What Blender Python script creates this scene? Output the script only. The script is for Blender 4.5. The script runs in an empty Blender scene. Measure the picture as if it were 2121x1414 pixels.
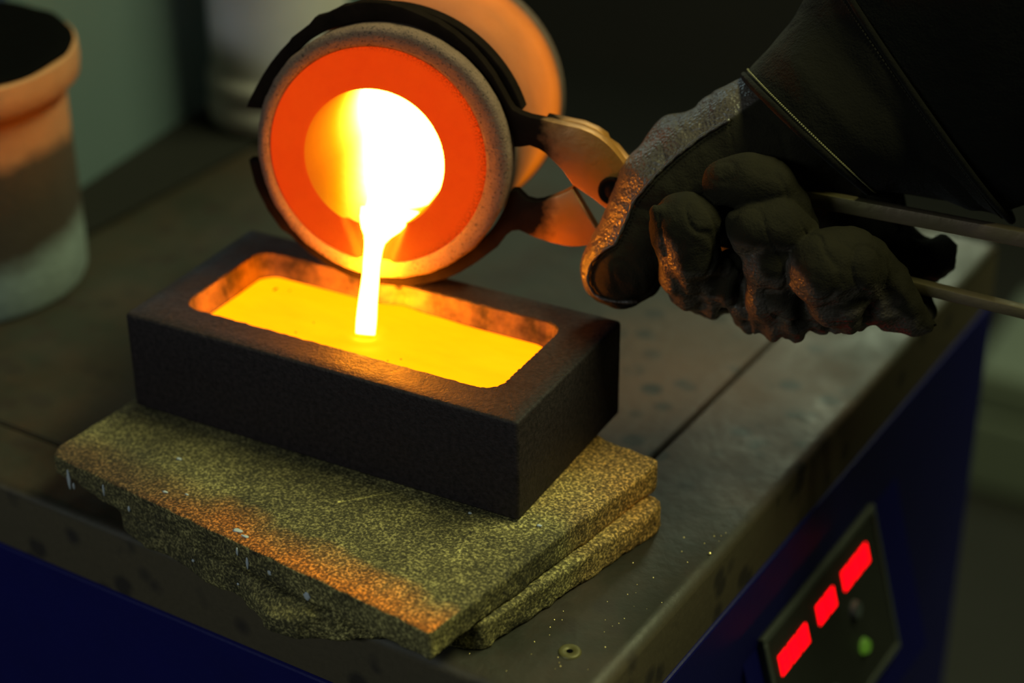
import bpy, bmesh, math, random
import numpy as np
from mathutils import Vector, Matrix

random.seed(4)
SC = bpy.context.scene
COL = SC.collection

# ------------------------------------------------------------------ camera
# origin = front left top corner of the ingot mould, x along the mould, z up
cam_d = bpy.data.cameras.new('camera')
cam = bpy.data.objects.new('camera', cam_d)
COL.objects.link(cam)
cam.location = (0.4606, -0.5180, 0.3657)
cam.rotation_euler = (1.0583, 0.0061, 0.4961)
cam_d.sensor_width = 36.0
cam_d.lens = 66.94
cam_d.clip_start = 0.02
cam_d.clip_end = 50
cam_d.dof.use_dof = True
cam_d.dof.focus_distance = 0.712
cam_d.dof.aperture_fstop = 4.2
SC.camera = cam

# ------------------------------------------------------------------ world, lamps, exposure
W = bpy.data.worlds.new('workshop_ambience')
SC.world = W
W.use_nodes = True
W.node_tree.nodes['Background'].inputs[0].default_value = (0.75, 0.9, 0.8, 1)
W.node_tree.nodes['Background'].inputs[1].default_value = 0.010


def area(name, loc, target, sx, sy, power, col):
    l = bpy.data.lights.new(name, 'AREA')
    l.shape = 'RECTANGLE'
    l.size = sx
    l.size_y = sy
    l.energy = power
    l.color = col
    o = bpy.data.objects.new(name, l)
    COL.objects.link(o)
    o.location = loc
    o.rotation_euler = (Vector(target) - Vector(loc)).to_track_quat('-Z', 'Y').to_euler()
    return o


area('window_light', (-1.75, 1.65, 0.95), (0.15, 0.15, 0), 1.2, 0.7, 3.6, (0.70, 0.98, 1.0))
area('rear_tube_light', (-0.08, 1.95, 0.98), (0.25, 0.25, -0.05), 0.40, 0.35, 5.5, (0.86, 1.0, 0.66))
area('ceiling_tube_light', (0.85, 0.50, 1.40), (0.12, 0.0, 0), 1.0, 0.25, 24.0, (0.95, 1.0, 0.50))
area('front_tube_light', (-0.25, -1.7, 0.9), (-0.1, 0.1, 0), 0.8, 0.2, 6.5, (0.86, 1.0, 0.98))

SC.view_settings.view_transform = 'Standard'
SC.view_settings.look = 'None'
SC.view_settings.gamma = 1.0
SC.view_settings.exposure = 0.0
SC.view_settings.use_curve_mapping = False

# ------------------------------------------------------------------ helpers


def obj(name, me, mat=None, parent=None, smooth=False, kind=None, label=None, cat=None, group=None):
    if isinstance(me, bmesh.types.BMesh):
        m = bpy.data.meshes.new(name)
        bmesh.ops.recalc_face_normals(me, faces=me.faces)
        me.to_mesh(m)
        me.free()
        me = m
    o = bpy.data.objects.new(name, me)
    COL.objects.link(o)
    if mat is not None:
        for mm_ in (mat if isinstance(mat, (list, tuple)) else [mat]):
            me.materials.append(mm_)
    if smooth:
        me.polygons.foreach_set('use_smooth', [True] * len(me.polygons))
    if parent is not None:
        o.parent = parent
    if kind:
        o['kind'] = kind
    if label:
        o['label'] = label
    if cat:
        o['category'] = cat
    if group:
        o['group'] = group
    return o


def thing(name, label, cat, loc=(0, 0, 0), mat4=None, group=None):
    o = bpy.data.objects.new(name, None)
    COL.objects.link(o)
    o.empty_display_size = 0.02
    o.location = loc
    if mat4 is not None:
        o.matrix_world = mat4
    o['label'] = label
    o['category'] = cat
    if group:
        o['group'] = group
    return o


def mesh(name, verts, faces):
    m = bpy.data.meshes.new(name)
    m.from_pydata([tuple(map(float, p)) for p in verts], [], [tuple(map(int, f)) for f in faces])
    m.update()
    return m


def auto_smooth(o, ang=35):
    me = o.data
    me.polygons.foreach_set('use_smooth', [True] * len(me.polygons))
    bm = bmesh.new()
    bm.from_mesh(me)
    a = math.radians(ang)
    for e in bm.edges:
        if len(e.link_faces) == 2:
            e.smooth = e.calc_face_angle(0) < a
    bm.to_mesh(me)
    bm.free()


def lathe(prof, seg=64, close=False):
    """prof = [(r, z)], revolved about z."""
    v, f = [], []
    n = len(prof)
    for i in range(seg):
        t = 2 * math.pi * i / seg
        for r, z in prof:
            v.append((r * math.cos(t), r * math.sin(t), z))
    for i in range(seg):
        j = (i + 1) % seg
        for k in range(n - 1):
            f.append((i * n + k, j * n + k, j * n + k + 1, i * n + k + 1))
    bm = bmesh.new()
    vs = [bm.verts.new(p) for p in v]
    for q in f:
        bm.faces.new([vs[k] for k in q])
    bmesh.ops.remove_doubles(bm, verts=bm.verts, dist=1e-6)
    return bm


def box_bm(x0, x1, y0, y1, z0, z1, bev=0.0, seg=3):
    bm = bmesh.new()
    bmesh.ops.create_cube(bm, size=1.0)
    for v in bm.verts:
        v.co = ((x0 + x1) / 2 + v.co.x * (x1 - x0), (y0 + y1) / 2 + v.co.y * (y1 - y0), (z0 + z1) / 2 + v.co.z * (z1 - z0))
    if bev:
        bmesh.ops.bevel(bm, geom=list(bm.edges), offset=bev, segments=seg, affect='EDGES', profile=0.5)
    return bm


def prism(poly, z0, z1, bev=0.0005):
    """extrude a flat outline between two heights, edges eased."""
    bm = bmesh.new()
    vs = [bm.verts.new((a, b, z0)) for a, b in poly]
    fa = bm.faces.new(vs)
    r = bmesh.ops.extrude_face_region(bm, geom=[fa])
    for e in r['geom']:
        if isinstance(e, bmesh.types.BMVert):
            e.co.z = z1
    bmesh.ops.recalc_face_normals(bm, faces=bm.faces)
    if bev:
        ed = [e for e in bm.edges if abs(e.verts[0].co.z - e.verts[1].co.z) < 1e-7]
        bmesh.ops.bevel(bm, geom=ed, offset=bev, segments=2, affect='EDGES', profile=0.5)
    bmesh.ops.triangulate(bm, faces=[f for f in bm.faces if len(f.verts) > 4])
    return bm


def tube(pts, radii, seg=10, flat=None, caps=True):
    """sweep a circle along pts; flat = (axis vector, scale) optional."""
    P = [Vector(p) for p in pts]
    v, f = [], []
    up = Vector((0, 0, 1))
    for i, p in enumerate(P):
        d = (P[min(i + 1, len(P) - 1)] - P[max(i - 1, 0)]).normalized()
        s = d.cross(up)
        if s.length < 1e-4:
            s = d.cross(Vector((1, 0, 0)))
        s.normalize()
        t = s.cross(d)
        for k in range(seg):
            a = 2 * math.pi * k / seg
            v.append(p + s * (radii[i] * math.cos(a)) + t * (radii[i] * math.sin(a)))
    for i in range(len(P) - 1):
        for k in range(seg):
            l = (k + 1) % seg
            f.append((i * seg + k, i * seg + l, (i + 1) * seg + l, (i + 1) * seg + k))
    if caps:
        f.append(tuple(range(seg))[::-1])
        f.append(tuple((len(P) - 1) * seg + k for k in range(seg)))
    return v, f


# ------------------------------------------------------------------ noise and implicit surfaces (numpy)


def vnoise(x, y, z, seed=0):
    xi, yi, zi = np.floor(x).astype(np.int64), np.floor(y).astype(np.int64), np.floor(z).astype(np.int64)
    fx, fy, fz = x - xi, y - yi, z - zi
    fx = fx * fx * (3 - 2 * fx)
    fy = fy * fy * (3 - 2 * fy)
    fz = fz * fz * (3 - 2 * fz)

    def h(a, b, c):
        n = (a * 374761393 + b * 668265263 + c * 2147483647 + seed * 1274126177) & 0xFFFFFFFF
        n = ((n ^ (n >> 13)) * 1274126177) & 0xFFFFFFFF
        n = n ^ (n >> 16)
        return (n & 0xFFFF) / 32767.5 - 1.0
    r = 0
    for dx in (0, 1):
        for dy in (0, 1):
            for dz in (0, 1):
                w = (fx if dx else 1 - fx) * (fy if dy else 1 - fy) * (fz if dz else 1 - fz)
                r = r + w * h(xi + dx, yi + dy, zi + dz)
    return r


def fbm(x, y, z, octv=3, seed=0):
    r, a, s = 0, 1.0, 1.0
    for k in range(octv):
        r = r + a * vnoise(x * s, y * s, z * s, seed + k)
        a *= 0.5
        s *= 2.03
    return r


def surface_nets(F, origin, h):
    """F<0 inside. returns verts, quads."""
    ins = F < 0
    nx, ny, nz = F.shape
    c = np.zeros((nx - 1, ny - 1, nz - 1), np.int8)
    for dx in (0, 1):
        for dy in (0, 1):
            for dz in (0, 1):
                c += ins[dx:nx - 1 + dx, dy:ny - 1 + dy, dz:nz - 1 + dz]
    act = (c > 0) & (c < 8)
    idx = -np.ones(act.shape, np.int64)
    I, J, K = np.nonzero(act)
    idx[I, J, K] = np.arange(len(I))
    acc = np.zeros((len(I), 3))
    cnt = np.zeros(len(I))
    cor = [(a, b, d) for a in (0, 1) for b in (0, 1) for d in (0, 1)]
    for p in cor:
        for ax in range(3):
            if p[ax] == 0:
                q = list(p)
                q[ax] = 1
                f0 = F[I + p[0], J + p[1], K + p[2]]
                f1 = F[I + q[0], J + q[1], K + q[2]]
                m = (f0 < 0) != (f1 < 0)
                t = np.where(m, f0 / np.where(m, f0 - f1, 1), 0)
                pos = np.array(p, float)[None, :].repeat(len(I), 0)
                pos[:, ax] += t
                acc += pos * m[:, None]
                cnt += m
    V = acc / cnt[:, None] + np.stack([I, J, K], 1)
    V = np.array(origin) + V * h
    Q = []
    for ax in range(3):
        A = [slice(None)] * 3
        B = [slice(None)] * 3
        A[ax] = slice(0, F.shape[ax] - 1)
        B[ax] = slice(1, F.shape[ax])
        a, b = ins[tuple(A)], ins[tuple(B)]
        ch = a != b
        o1, o2 = (ax + 1) % 3, (ax + 2) % 3
        X = np.array(np.nonzero(ch))
        ok = (X[o1] > 0) & (X[o2] > 0) & (X[o1] < F.shape[o1] - 1) & (X[o2] < F.shape[o2] - 1)
        X = X[:, ok]
        fl = a[tuple(X)]
        e1 = np.zeros((3, 1), np.int64)
        e1[o1] = 1
        e2 = np.zeros((3, 1), np.int64)
        e2[o2] = 1
        q = np.stack([idx[tuple(X - e1 - e2)], idx[tuple(X - e2)], idx[tuple(X)], idx[tuple(X - e1)]], 1)
        q = np.where(fl[:, None], q, q[:, ::-1])
        Q.append(q)
    return V, np.concatenate(Q)


def fast_mesh(name, V, Q):
    m = bpy.data.meshes.new(name)
    m.vertices.add(len(V))
    m.vertices.foreach_set('co', np.asarray(V, np.float32).ravel())
    m.loops.add(len(Q) * 4)
    m.loops.foreach_set('vertex_index', np.asarray(Q, np.int32).ravel())
    m.polygons.add(len(Q))
    m.polygons.foreach_set('loop_start', np.arange(0, len(Q) * 4, 4, dtype=np.int32))
    m.update(calc_edges=True)
    m.validate()
    m.polygons.foreach_set('use_smooth', [True] * len(m.polygons))
    return m


def poly_sdf(px, py, poly):
    """signed distance in the plane to a closed outline (negative inside)."""
    d = np.full(px.shape, 1e9)
    s = np.ones(px.shape)
    n = len(poly)
    for i in range(n):
        ax, ay = poly[i]
        bx, by = poly[i - 1]
        ex, ey = bx - ax, by - ay
        wx, wy = px - ax, py - ay
        t = np.clip((wx * ex + wy * ey) / (ex * ex + ey * ey), 0, 1)
        qx, qy = wx - ex * t, wy - ey * t
        d = np.minimum(d, qx * qx + qy * qy)
        c1, c2, c3 = py >= ay, py < by, ex * wy > ey * wx
        flip = (c1 & c2 & c3) | (~c1 & ~c2 & ~c3)
        s = np.where(flip, -s, s)
    return s * np.sqrt(d)


# ------------------------------------------------------------------ materials


class N:
    def __init__(self, name):
        self.m = bpy.data.materials.new(name)
        self.m.use_nodes = True
        self.t = self.m.node_tree
        self.b = self.t.nodes['Principled BSDF']
        self.co = self.t.nodes.new('ShaderNodeTexCoord')

    def node(self, typ, **kw):
        n = self.t.nodes.new(typ)
        for k, v in kw.items():
            setattr(n, k, v)
        return n

    def link(self, a, b):
        self.t.links.new(a, b)

    def noise(self, scale, detail=4, rough=0.55, stretch=None, coord='Object'):
        n = self.node('ShaderNodeTexNoise')
        n.inputs['Scale'].default_value = scale
        n.inputs['Detail'].default_value = detail
        n.inputs['Roughness'].default_value = rough
        src = self.co.outputs[coord]
        if stretch:
            mp = self.node('ShaderNodeMapping')
            mp.inputs['Scale'].default_value = stretch[0]
            mp.inputs['Rotation'].default_value = stretch[1]
            self.link(src, mp.inputs[0])
            src = mp.outputs[0]
        self.link(src, n.inputs['Vector'])
        return n.outputs['Fac']

    def voro(self, scale, feature='F1'):
        n = self.node('ShaderNodeTexVoronoi', feature=feature)
        n.inputs['Scale'].default_value = scale
        self.link(self.co.outputs['Object'], n.inputs['Vector'])
        return n.outputs['Distance']

    def ramp(self, fac, stops):
        r = self.node('ShaderNodeValToRGB')
        while len(r.color_ramp.elements) < len(stops):
            r.color_ramp.elements.new(0.5)
        for e, (p, c) in zip(r.color_ramp.elements, stops):
            e.position = p
            e.color = (c, c, c, 1) if isinstance(c, (int, float)) else (*c, 1)
        self.link(fac, r.inputs[0])
        return r.outputs[0]

    def mix(self, fac, a, b, blend='MIX'):
        n = self.node('ShaderNodeMix', data_type='RGBA', blend_type=blend)
        for val, sock in ((fac, n.inputs[0]), (a, n.inputs[6]), (b, n.inputs[7])):
            if isinstance(val, (int, float)):
                sock.default_value = val
            elif isinstance(val, tuple):
                sock.default_value = (*val, 1)
            else:
                self.link(val, sock)
        return n.outputs[2]

    def math(self, op, a, b=0.0, c=None):
        n = self.node('ShaderNodeMath', operation=op)
        for val, sock in ((a, n.inputs[0]), (b, n.inputs[1]), (c, n.inputs[2])):
            if val is None:
                continue
            if isinstance(val, (int, float)):
                sock.default_value = val
            else:
                self.link(val, sock)
        return n.outputs[0]

    def axis(self, k):
        s = self.node('ShaderNodeSeparateXYZ')
        self.link(self.co.outputs['Object'], s.inputs[0])
        return s.outputs[k]

    def color(self, c):
        s = self.b.inputs['Base Color']
        if isinstance(c, tuple):
            s.default_value = (*c, 1)
        else:
            self.link(c, s)
        return self

    def rough(self, r):
        s = self.b.inputs['Roughness']
        if isinstance(r, (int, float)):
            s.default_value = r
        else:
            self.link(r, s)
        return self

    def set(self, **kw):
        for k, v in kw.items():
            self.b.inputs[k.replace('_', ' ')].default_value = v
        return self

    def emit(self, c, s=1.0):
        k = self.b.inputs['Emission Color']
        if isinstance(c, tuple):
            k.default_value = (*c, 1)
        else:
            self.link(c, k)
        if isinstance(s, (int, float)):
            self.b.inputs['Emission Strength'].default_value = s
        else:
            self.link(s, self.b.inputs['Emission Strength'])
        return self

    def bump(self, h, dist=0.001, strength=1.0):
        n = self.node('ShaderNodeBump')
        n.inputs['Distance'].default_value = dist
        n.inputs['Strength'].default_value = strength
        self.link(h, n.inputs['Height'])
        self.link(n.outputs[0], self.b.inputs['Normal'])
        return self


def mat_plain(name, c, rough=0.6, metal=0.0, spec=0.5):
    n = N(name)
    n.color(c).rough(rough).set(Metallic=metal)
    n.b.inputs['Specular IOR Level'].default_value = spec
    return n.m


def mat_bench():
    n = N('stained_sheet_metal')
    big = n.noise(9, 5, 0.6)
    rust = n.ramp(n.noise(16, 6, 0.65), [(0.42, 0.0), (0.66, 1.0)])
    base = n.mix(big, (0.013, 0.0125, 0.0085), (0.044, 0.043, 0.030))
    base = n.mix(n.math('MULTIPLY', rust, 0.65), base, (0.062, 0.034, 0.020))
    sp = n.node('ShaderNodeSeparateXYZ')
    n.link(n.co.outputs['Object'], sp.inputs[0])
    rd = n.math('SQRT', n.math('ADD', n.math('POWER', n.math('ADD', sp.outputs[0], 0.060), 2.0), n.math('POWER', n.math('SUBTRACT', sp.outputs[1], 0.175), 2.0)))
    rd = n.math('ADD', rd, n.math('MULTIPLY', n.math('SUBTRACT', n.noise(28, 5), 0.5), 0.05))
    base = n.mix(n.ramp(n.math('MULTIPLY', rd, 10.0), [(0.20, 0.85), (0.95, 0.0)]), base, (0.21, 0.105, 0.062))  # rust patch with the hot cup's orange glow put into its colour
    lip = n.ramp(n.math('MULTIPLY', sp.outputs[2], -100.0), [(0.03, 0.0), (0.4, 0.8)])
    base = n.mix(lip, base, (0.105, 0.080, 0.042))
    n.b.inputs['Specular IOR Level'].default_value = 0.55
    spots = n.ramp(n.voro(62), [(0.22, 1.0), (0.40, 0.0)])
    gate = n.ramp(n.noise(24, 3), [(0.42, 0.0), (0.50, 1.0)])
    base = n.mix(n.math('MULTIPLY', spots, gate), base, (0.030, 0.022, 0.016))
    fine = n.noise(420, 3)
    base = n.mix(0.35, base, fine, 'MULTIPLY')
    n.color(base)
    n.rough(n.mix(lip, n.ramp(n.noise(30, 5), [(0.3, 0.38), (0.7, 0.58)]), (0.9, 0.9, 0.9)))
    n.bump(n.noise(160, 5), 0.0006, 0.5)
    return n.m


def mat_stone(name='olive_fire_brick', stain_glow=0.80):
    n = N(name)
    a = n.noise(38, 6, 0.62)
    base = n.mix(n.ramp(a, [(0.32, 0.0), (0.66, 1.0)]), (0.115, 0.098, 0.036), (0.52, 0.44, 0.155))
    sc = n.ramp(n.noise(60, 5, 0.7, ((7.0, 0.8, 1.0), (0, 0, 0.15))), [(0.56, 0.0), (0.72, 1.0)])
    base = n.mix(n.math('MULTIPLY', sc, 0.55), base, (0.85, 0.74, 0.25))
    soot = n.ramp(n.noise(13, 6, 0.62), [(0.40, 0.0), (0.60, 1.0)])
    base = n.mix(n.math('MULTIPLY', soot, 0.70), base, (0.050, 0.042, 0.020))
    sp = n.node('ShaderNodeSeparateXYZ')
    n.link(n.co.outputs['Object'], sp.inputs[0])
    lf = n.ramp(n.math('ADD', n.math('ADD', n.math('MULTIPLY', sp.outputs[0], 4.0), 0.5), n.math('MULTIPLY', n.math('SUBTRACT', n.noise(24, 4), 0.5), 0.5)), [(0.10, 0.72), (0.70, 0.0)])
    base = n.mix(lf, base, (0.070, 0.058, 0.030))  # weaker light at the left end, painted as a darker tone
    # chalky scratches
    for (x0, y0), (x1, y1), wd in (((0.0902, -0.0561), (0.1222, 0.0086), 0.0011), ((0.1073, -0.0407), (0.1216, 0.0058), 0.0013), ((0.0125, -0.0304), (0.0524, 0.0116), 0.0006), ((0.1006, -0.0538), (0.1101, -0.0310), 0.0009)):
        L_ = math.hypot(x1 - x0, y1 - y0)
        ux, uy = (x1 - x0) / L_, (y1 - y0) / L_
        px, py = n.math('SUBTRACT', sp.outputs[0], x0), n.math('SUBTRACT', sp.outputs[1], y0)
        ac = n.math('ABSOLUTE', n.math('SUBTRACT', n.math('MULTIPLY', px, uy), n.math('MULTIPLY', py, ux)))
        ac = n.math('ADD', ac, n.math('MULTIPLY', n.math('SUBTRACT', n.noise(240, 3), 0.5), 0.0022))
        al = n.math('ADD', n.math('MULTIPLY', px, ux), n.math('MULTIPLY', py, uy))
        on = n.math('MULTIPLY', n.math('GREATER_THAN', al, 0.0), n.math('LESS_THAN', al, L_))
        on = n.math('MULTIPLY', on, n.math('LESS_THAN', ac, wd))
        on = n.math('MULTIPLY', on, n.math('GREATER_THAN', sp.outputs[2], 0.0110 if stain_glow > 0 else 9.0))
        base = n.mix(n.math('MULTIPLY', on, 0.55), base, (0.80, 0.68, 0.22))
    # orange glow at the back right corner, painted into the colour
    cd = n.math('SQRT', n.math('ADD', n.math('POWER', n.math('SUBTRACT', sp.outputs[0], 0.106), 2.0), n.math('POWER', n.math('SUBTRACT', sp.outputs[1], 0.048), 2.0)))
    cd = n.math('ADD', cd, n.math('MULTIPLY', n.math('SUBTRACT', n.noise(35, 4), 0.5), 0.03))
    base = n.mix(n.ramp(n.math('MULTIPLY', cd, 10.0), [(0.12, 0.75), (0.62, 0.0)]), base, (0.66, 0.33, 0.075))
    # front arris: brown scorch at left, crucible's orange glow painted in at right
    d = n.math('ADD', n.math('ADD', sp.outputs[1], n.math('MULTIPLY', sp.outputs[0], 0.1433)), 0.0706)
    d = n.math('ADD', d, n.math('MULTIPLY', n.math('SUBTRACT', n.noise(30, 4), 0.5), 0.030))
    glow_band = n.ramp(n.math('MULTIPLY', d, 30.0), [(0.12, stain_glow), (0.62, 0.0)])
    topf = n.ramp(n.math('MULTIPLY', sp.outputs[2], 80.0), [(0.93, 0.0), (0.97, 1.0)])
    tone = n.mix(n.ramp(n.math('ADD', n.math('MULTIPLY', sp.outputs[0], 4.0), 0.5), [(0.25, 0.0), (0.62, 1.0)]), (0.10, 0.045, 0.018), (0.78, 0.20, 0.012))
    base = n.mix(n.math('MULTIPLY', glow_band, topf), base, tone)
    grain = n.noise(900, 2, 0.6)
    base = n.mix(0.85, base, n.ramp(grain, [(0.36, 0.12), (0.52, 0.72), (0.66, 2.5)]), 'MULTIPLY')
    pits = n.ramp(n.voro(150), [(0.05, 1.0), (0.16, 0.0)])
    pg = n.ramp(n.noise(90, 2), [(0.54, 0.0), (0.6, 1.0)])
    base = n.mix(n.math('MULTIPLY', pits, pg), base, (0.020, 0.016, 0.012))
    n.color(base).rough(0.82)
    n.bump(n.math('ADD', n.noise(700, 4, 0.7), n.noise(180, 4)), 0.0011, 0.75)
    return n.m


def mat_graphite(name, dark, light, rlo, rhi, bump=0.0004):
    n = N(name)
    g = n.noise(500, 3, 0.6)
    n.color(n.mix(n.ramp(g, [(0.35, 0.0), (0.7, 1.0)]), dark, light))
    n.rough(n.ramp(n.noise(60, 4), [(0.3, rlo), (0.7, rhi)]))
    n.b.inputs['Specular IOR Level'].default_value = 0.2
    n.bump(n.math('ADD', n.noise(900, 3), n.noise(220, 4)), bump, 0.7)
    return n.m


def mat_cavity():
    n = N('coated_mould_cavity')
    a = n.noise(70, 5, 0.65)
    n.color(n.mix(n.ramp(a, [(0.36, 0.0), (0.62, 1.0)]), (0.028, 0.016, 0.008), (0.22, 0.115, 0.042))).rough(0.85)
    n.bump(n.noise(260, 4), 0.0007, 0.7)
    return n.m


def mat_ceramic():
    n = N('porous_ceramic_sleeve')
    a = n.noise(130, 4, 0.6)
    c = n.mix(a, (0.15, 0.088, 0.062), (0.28, 0.168, 0.118))
    pit = n.ramp(n.noise(900, 2, 0.6), [(0.32, 0.0), (0.42, 1.0)])
    c = n.mix(pit, (0.06, 0.040, 0.030), c)
    n.color(c).rough(0.9)
    n.bump(n.noise(650, 3, 0.7), 0.0008, 0.8)
    # the deep end of the cup has just left the furnace and still glows dull orange
    z = n.axis('Z')
    sooty = n.ramp(n.math('MULTIPLY', z, -10.0), [(0.06, 1.0), (0.20, 0.30), (0.925, 0.30), (0.94, 0.55)])
    n.color(n.mix(1.0, c, sooty, 'MULTIPLY'))
    hot = n.ramp(n.math('MULTIPLY', z, -10.0), [(0.15, 0.0), (0.50, 0.55), (0.90, 1.0), (0.935, 0.9), (0.95, 0.0)])
    mot = n.ramp(n.noise(26, 4), [(0.3, 0.75), (0.7, 1.1)])
    n.emit(n.mix(n.noise(18, 3), (0.72, 0.135, 0.002), (0.66, 0.17, 0.006)), n.math('MULTIPLY', hot, mot))
    return n.m


def mat_glow(name, dark, light, scale, strength, base=(0.2, 0.1, 0.05)):
    n = N(name)
    c = n.mix(n.noise(scale, 4, 0.6), dark, light)
    n.color(base).rough(0.85)
    s = n.noise(scale * 6, 3)
    c = n.mix(0.12, c, s, 'MULTIPLY')
    n.b.inputs['Specular IOR Level'].default_value = 0.1
    s_ = n.node('ShaderNodeSeparateXYZ')
    n.link(n.co.outputs['Object'], s_.inputs[0])
    rr = n.math('SQRT', n.math('ADD', n.math('POWER', n.math('ADD', s_.outputs[0], 0.0019), 2.0), n.math('POWER', n.math('ADD', s_.outputs[1], 0.0009), 2.0)))
    rr = n.math('ADD', rr, n.math('MULTIPLY', s_.outputs[0], 0.045))
    edge = n.ramp(n.math('MULTIPLY', rr, 10.0), [(0.425, 0.0), (0.462, 1.0)])
    fl = n.ramp(n.noise(1400, 3, 0.7), [(0.42, 1.0), (0.52, 0.0)])
    c = n.mix(n.math('MULTIPLY', n.math('MULTIPLY', edge, fl), 0.75), c, (0.10, 0.008, 0.001))
    n.emit(c, strength)
    n.bump(n.noise(600, 3, 0.6), 0.0005, 0.6)
    return n.m


def mat_cup_wall():
    # incandescent clay: white hot beside the melt at the bottom, orange near the cooler mouth
    n = N('orange_hot_cup_wall')
    n.color((0.020, 0.014, 0.010)).rough(0.85)
    d = n.math('MULTIPLY', n.axis('Z'), -1.0)
    low = n.math('MAXIMUM', n.math('DIVIDE', n.math('SUBTRACT', n.math('MULTIPLY', n.axis('Y'), -1.0), 0.0115), 0.0178), 0.0)
    d = n.math('ADD', d, n.math('MULTIPLY', n.math('POWER', low, 1.6), 0.043))     # hotter low down, where the melt lies
    d = n.math('ADD', d, n.math('MULTIPLY', n.math('SUBTRACT', n.noise(300, 3), 0.5), 0.004))
    n.b.inputs['Specular IOR Level'].default_value = 0.0
    up = n.math('POWER', 2.0, n.math('MULTIPLY', d, 160.0))       # doubles about every 6 mm of depth
    up = n.math('ADD', 0.45, n.math('MULTIPLY', n.math('MINIMUM', up, 3000.0), 0.022))
    grn = n.math('MINIMUM', n.math('ADD', 0.14, n.math('MULTIPLY', d, 6.0)), 0.28)
    cc = n.node('ShaderNodeCombineColor')
    cc.inputs[0].default_value = 1.0
    n.link(grn, cc.inputs[1])
    n.link(n.math('MAXIMUM', n.math('MULTIPLY', n.math('SUBTRACT', d, 0.035), 0.9), 0.0), cc.inputs[2])
    n.emit(cc.outputs[0], up)
    n.bump(n.noise(600, 3, 0.6), 0.0005, 0.6)
    return n.m


def mat_tongs():
    n = N('scaled_zinc_steel')
    s = n.node('ShaderNodeSeparateXYZ')
    n.link(n.co.outputs['Object'], s.inputs[0])
    d = n.math('SQRT', n.math('ADD', n.math('POWER', s.outputs[0], 2.0), n.math('POWER', s.outputs[1], 2.0)))
    d = n.math('ADD', d, n.math('MULTIPLY', n.math('SUBTRACT', n.noise(90, 4), 0.5), 0.018))
    clean = n.ramp(n.math('MULTIPLY', d, 10.0), [(0.655, 0.0), (0.74, 1.0)])
    st = n.noise(50, 4, 0.6, ((1.0, 14.0, 1.0), (0, 0, 0.1)))
    zinc = n.mix(st, (0.13, 0.125, 0.042), (0.22, 0.19, 0.075))
    glow_tint = n.ramp(n.math('MULTIPLY', d, 5.0), [(0.48, 1.0), (0.90, 0.0)])
    zinc = n.mix(glow_tint, zinc, (0.46, 0.19, 0.03))  # melt's orange glow put into the arms' colour, fading away from the jaws
    zinc = n.mix(n.ramp(n.noise(24, 3), [(0.4, 0.0), (0.7, 0.6)]), zinc, (0.28, 0.18, 0.16))
    scale = n.mix(n.noise(120, 4), (0.006, 0.0045, 0.0035), (0.020, 0.013, 0.010))
    n.color(n.mix(clean, scale, zinc))
    n.rough(n.mix(clean, (0.85, 0.85, 0.85), (0.42, 0.42, 0.42)))
    n.link(n.math('MULTIPLY', clean, 0.5), n.b.inputs['Specular IOR Level'])
    sm = n.math('MULTIPLY', clean, 0.5)
    n.link(sm, n.b.inputs['Metallic'])
    n.bump(n.noise(300, 4), 0.0004, 0.5)
    return n.m


def mat_leather():
    n = N('grain_leather')
    a = n.noise(70, 4)
    n.color(n.mix(a, (0.035, 0.028, 0.024), (0.080, 0.064, 0.052)))
    n.rough(n.ramp(n.noise(220, 4), [(0.3, 0.34), (0.7, 0.55)]))
    n.set(**{'Specular_IOR_Level': 0.75})
    v = n.voro(720)
    w = n.noise(150, 5, 0.65, ((1.0, 2.4, 1.0), (0.3, 0.2, 0.6)))
    n.bump(n.math('ADD', n.math('MULTIPLY', v, 0.5), n.math('MULTIPLY', w, 0.8)), 0.0008, 0.6)
    return n.m


def mat_suede(name, c0, c1):
    n = N(name)
    n.color(n.mix(n.noise(45, 5, 0.65), c0, c1)).rough(0.95)
    n.set(**{'Specular_IOR_Level': 0.15, 'Sheen_Weight': 0.03, 'Sheen_Roughness': 0.5})
    n.bump(n.math('ADD', n.noise(160, 4, 0.6), n.math('MULTIPLY', n.noise(1100, 2), 0.35)), 0.0011, 0.8)
    return n.m


def mat_glove():
    """one hide glove: suede pieces and grain leather pieces, told apart by the 'grain' attribute."""
    n = N('glove_hide')
    at = n.node('ShaderNodeAttribute', attribute_name='grain')
    g = at.outputs['Fac']
    su = n.mix(n.noise(45, 5, 0.65), (0.010, 0.0085, 0.0055), (0.030, 0.0255, 0.014))
    le = n.mix(n.noise(70, 4), (0.050, 0.040, 0.034), (0.115, 0.092, 0.074))
    n.color(n.mix(g, su, le))
    n.rough(n.mix(g, (0.95, 0.95, 0.95), n.ramp(n.noise(220, 4), [(0.3, 0.26), (0.7, 0.46)])))
    n.link(n.math('ADD', 0.12, n.math('MULTIPLY', g, 0.55)), n.b.inputs['Specular IOR Level'])
    v = n.math('MULTIPLY', n.voro(720), 0.5)
    w = n.math('MULTIPLY', n.noise(150, 5, 0.65, ((1.0, 2.4, 1.0), (0.3, 0.2, 0.6))), 0.9)
    hs_ = n.math('ADD', n.noise(160, 4, 0.6), n.math('MULTIPLY', n.noise(1100, 2), 0.35))
    hm = n.mix(g, hs_, n.math('ADD', v, w))
    n.bump(hm, 0.0010, 0.75)
    return n.m


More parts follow.
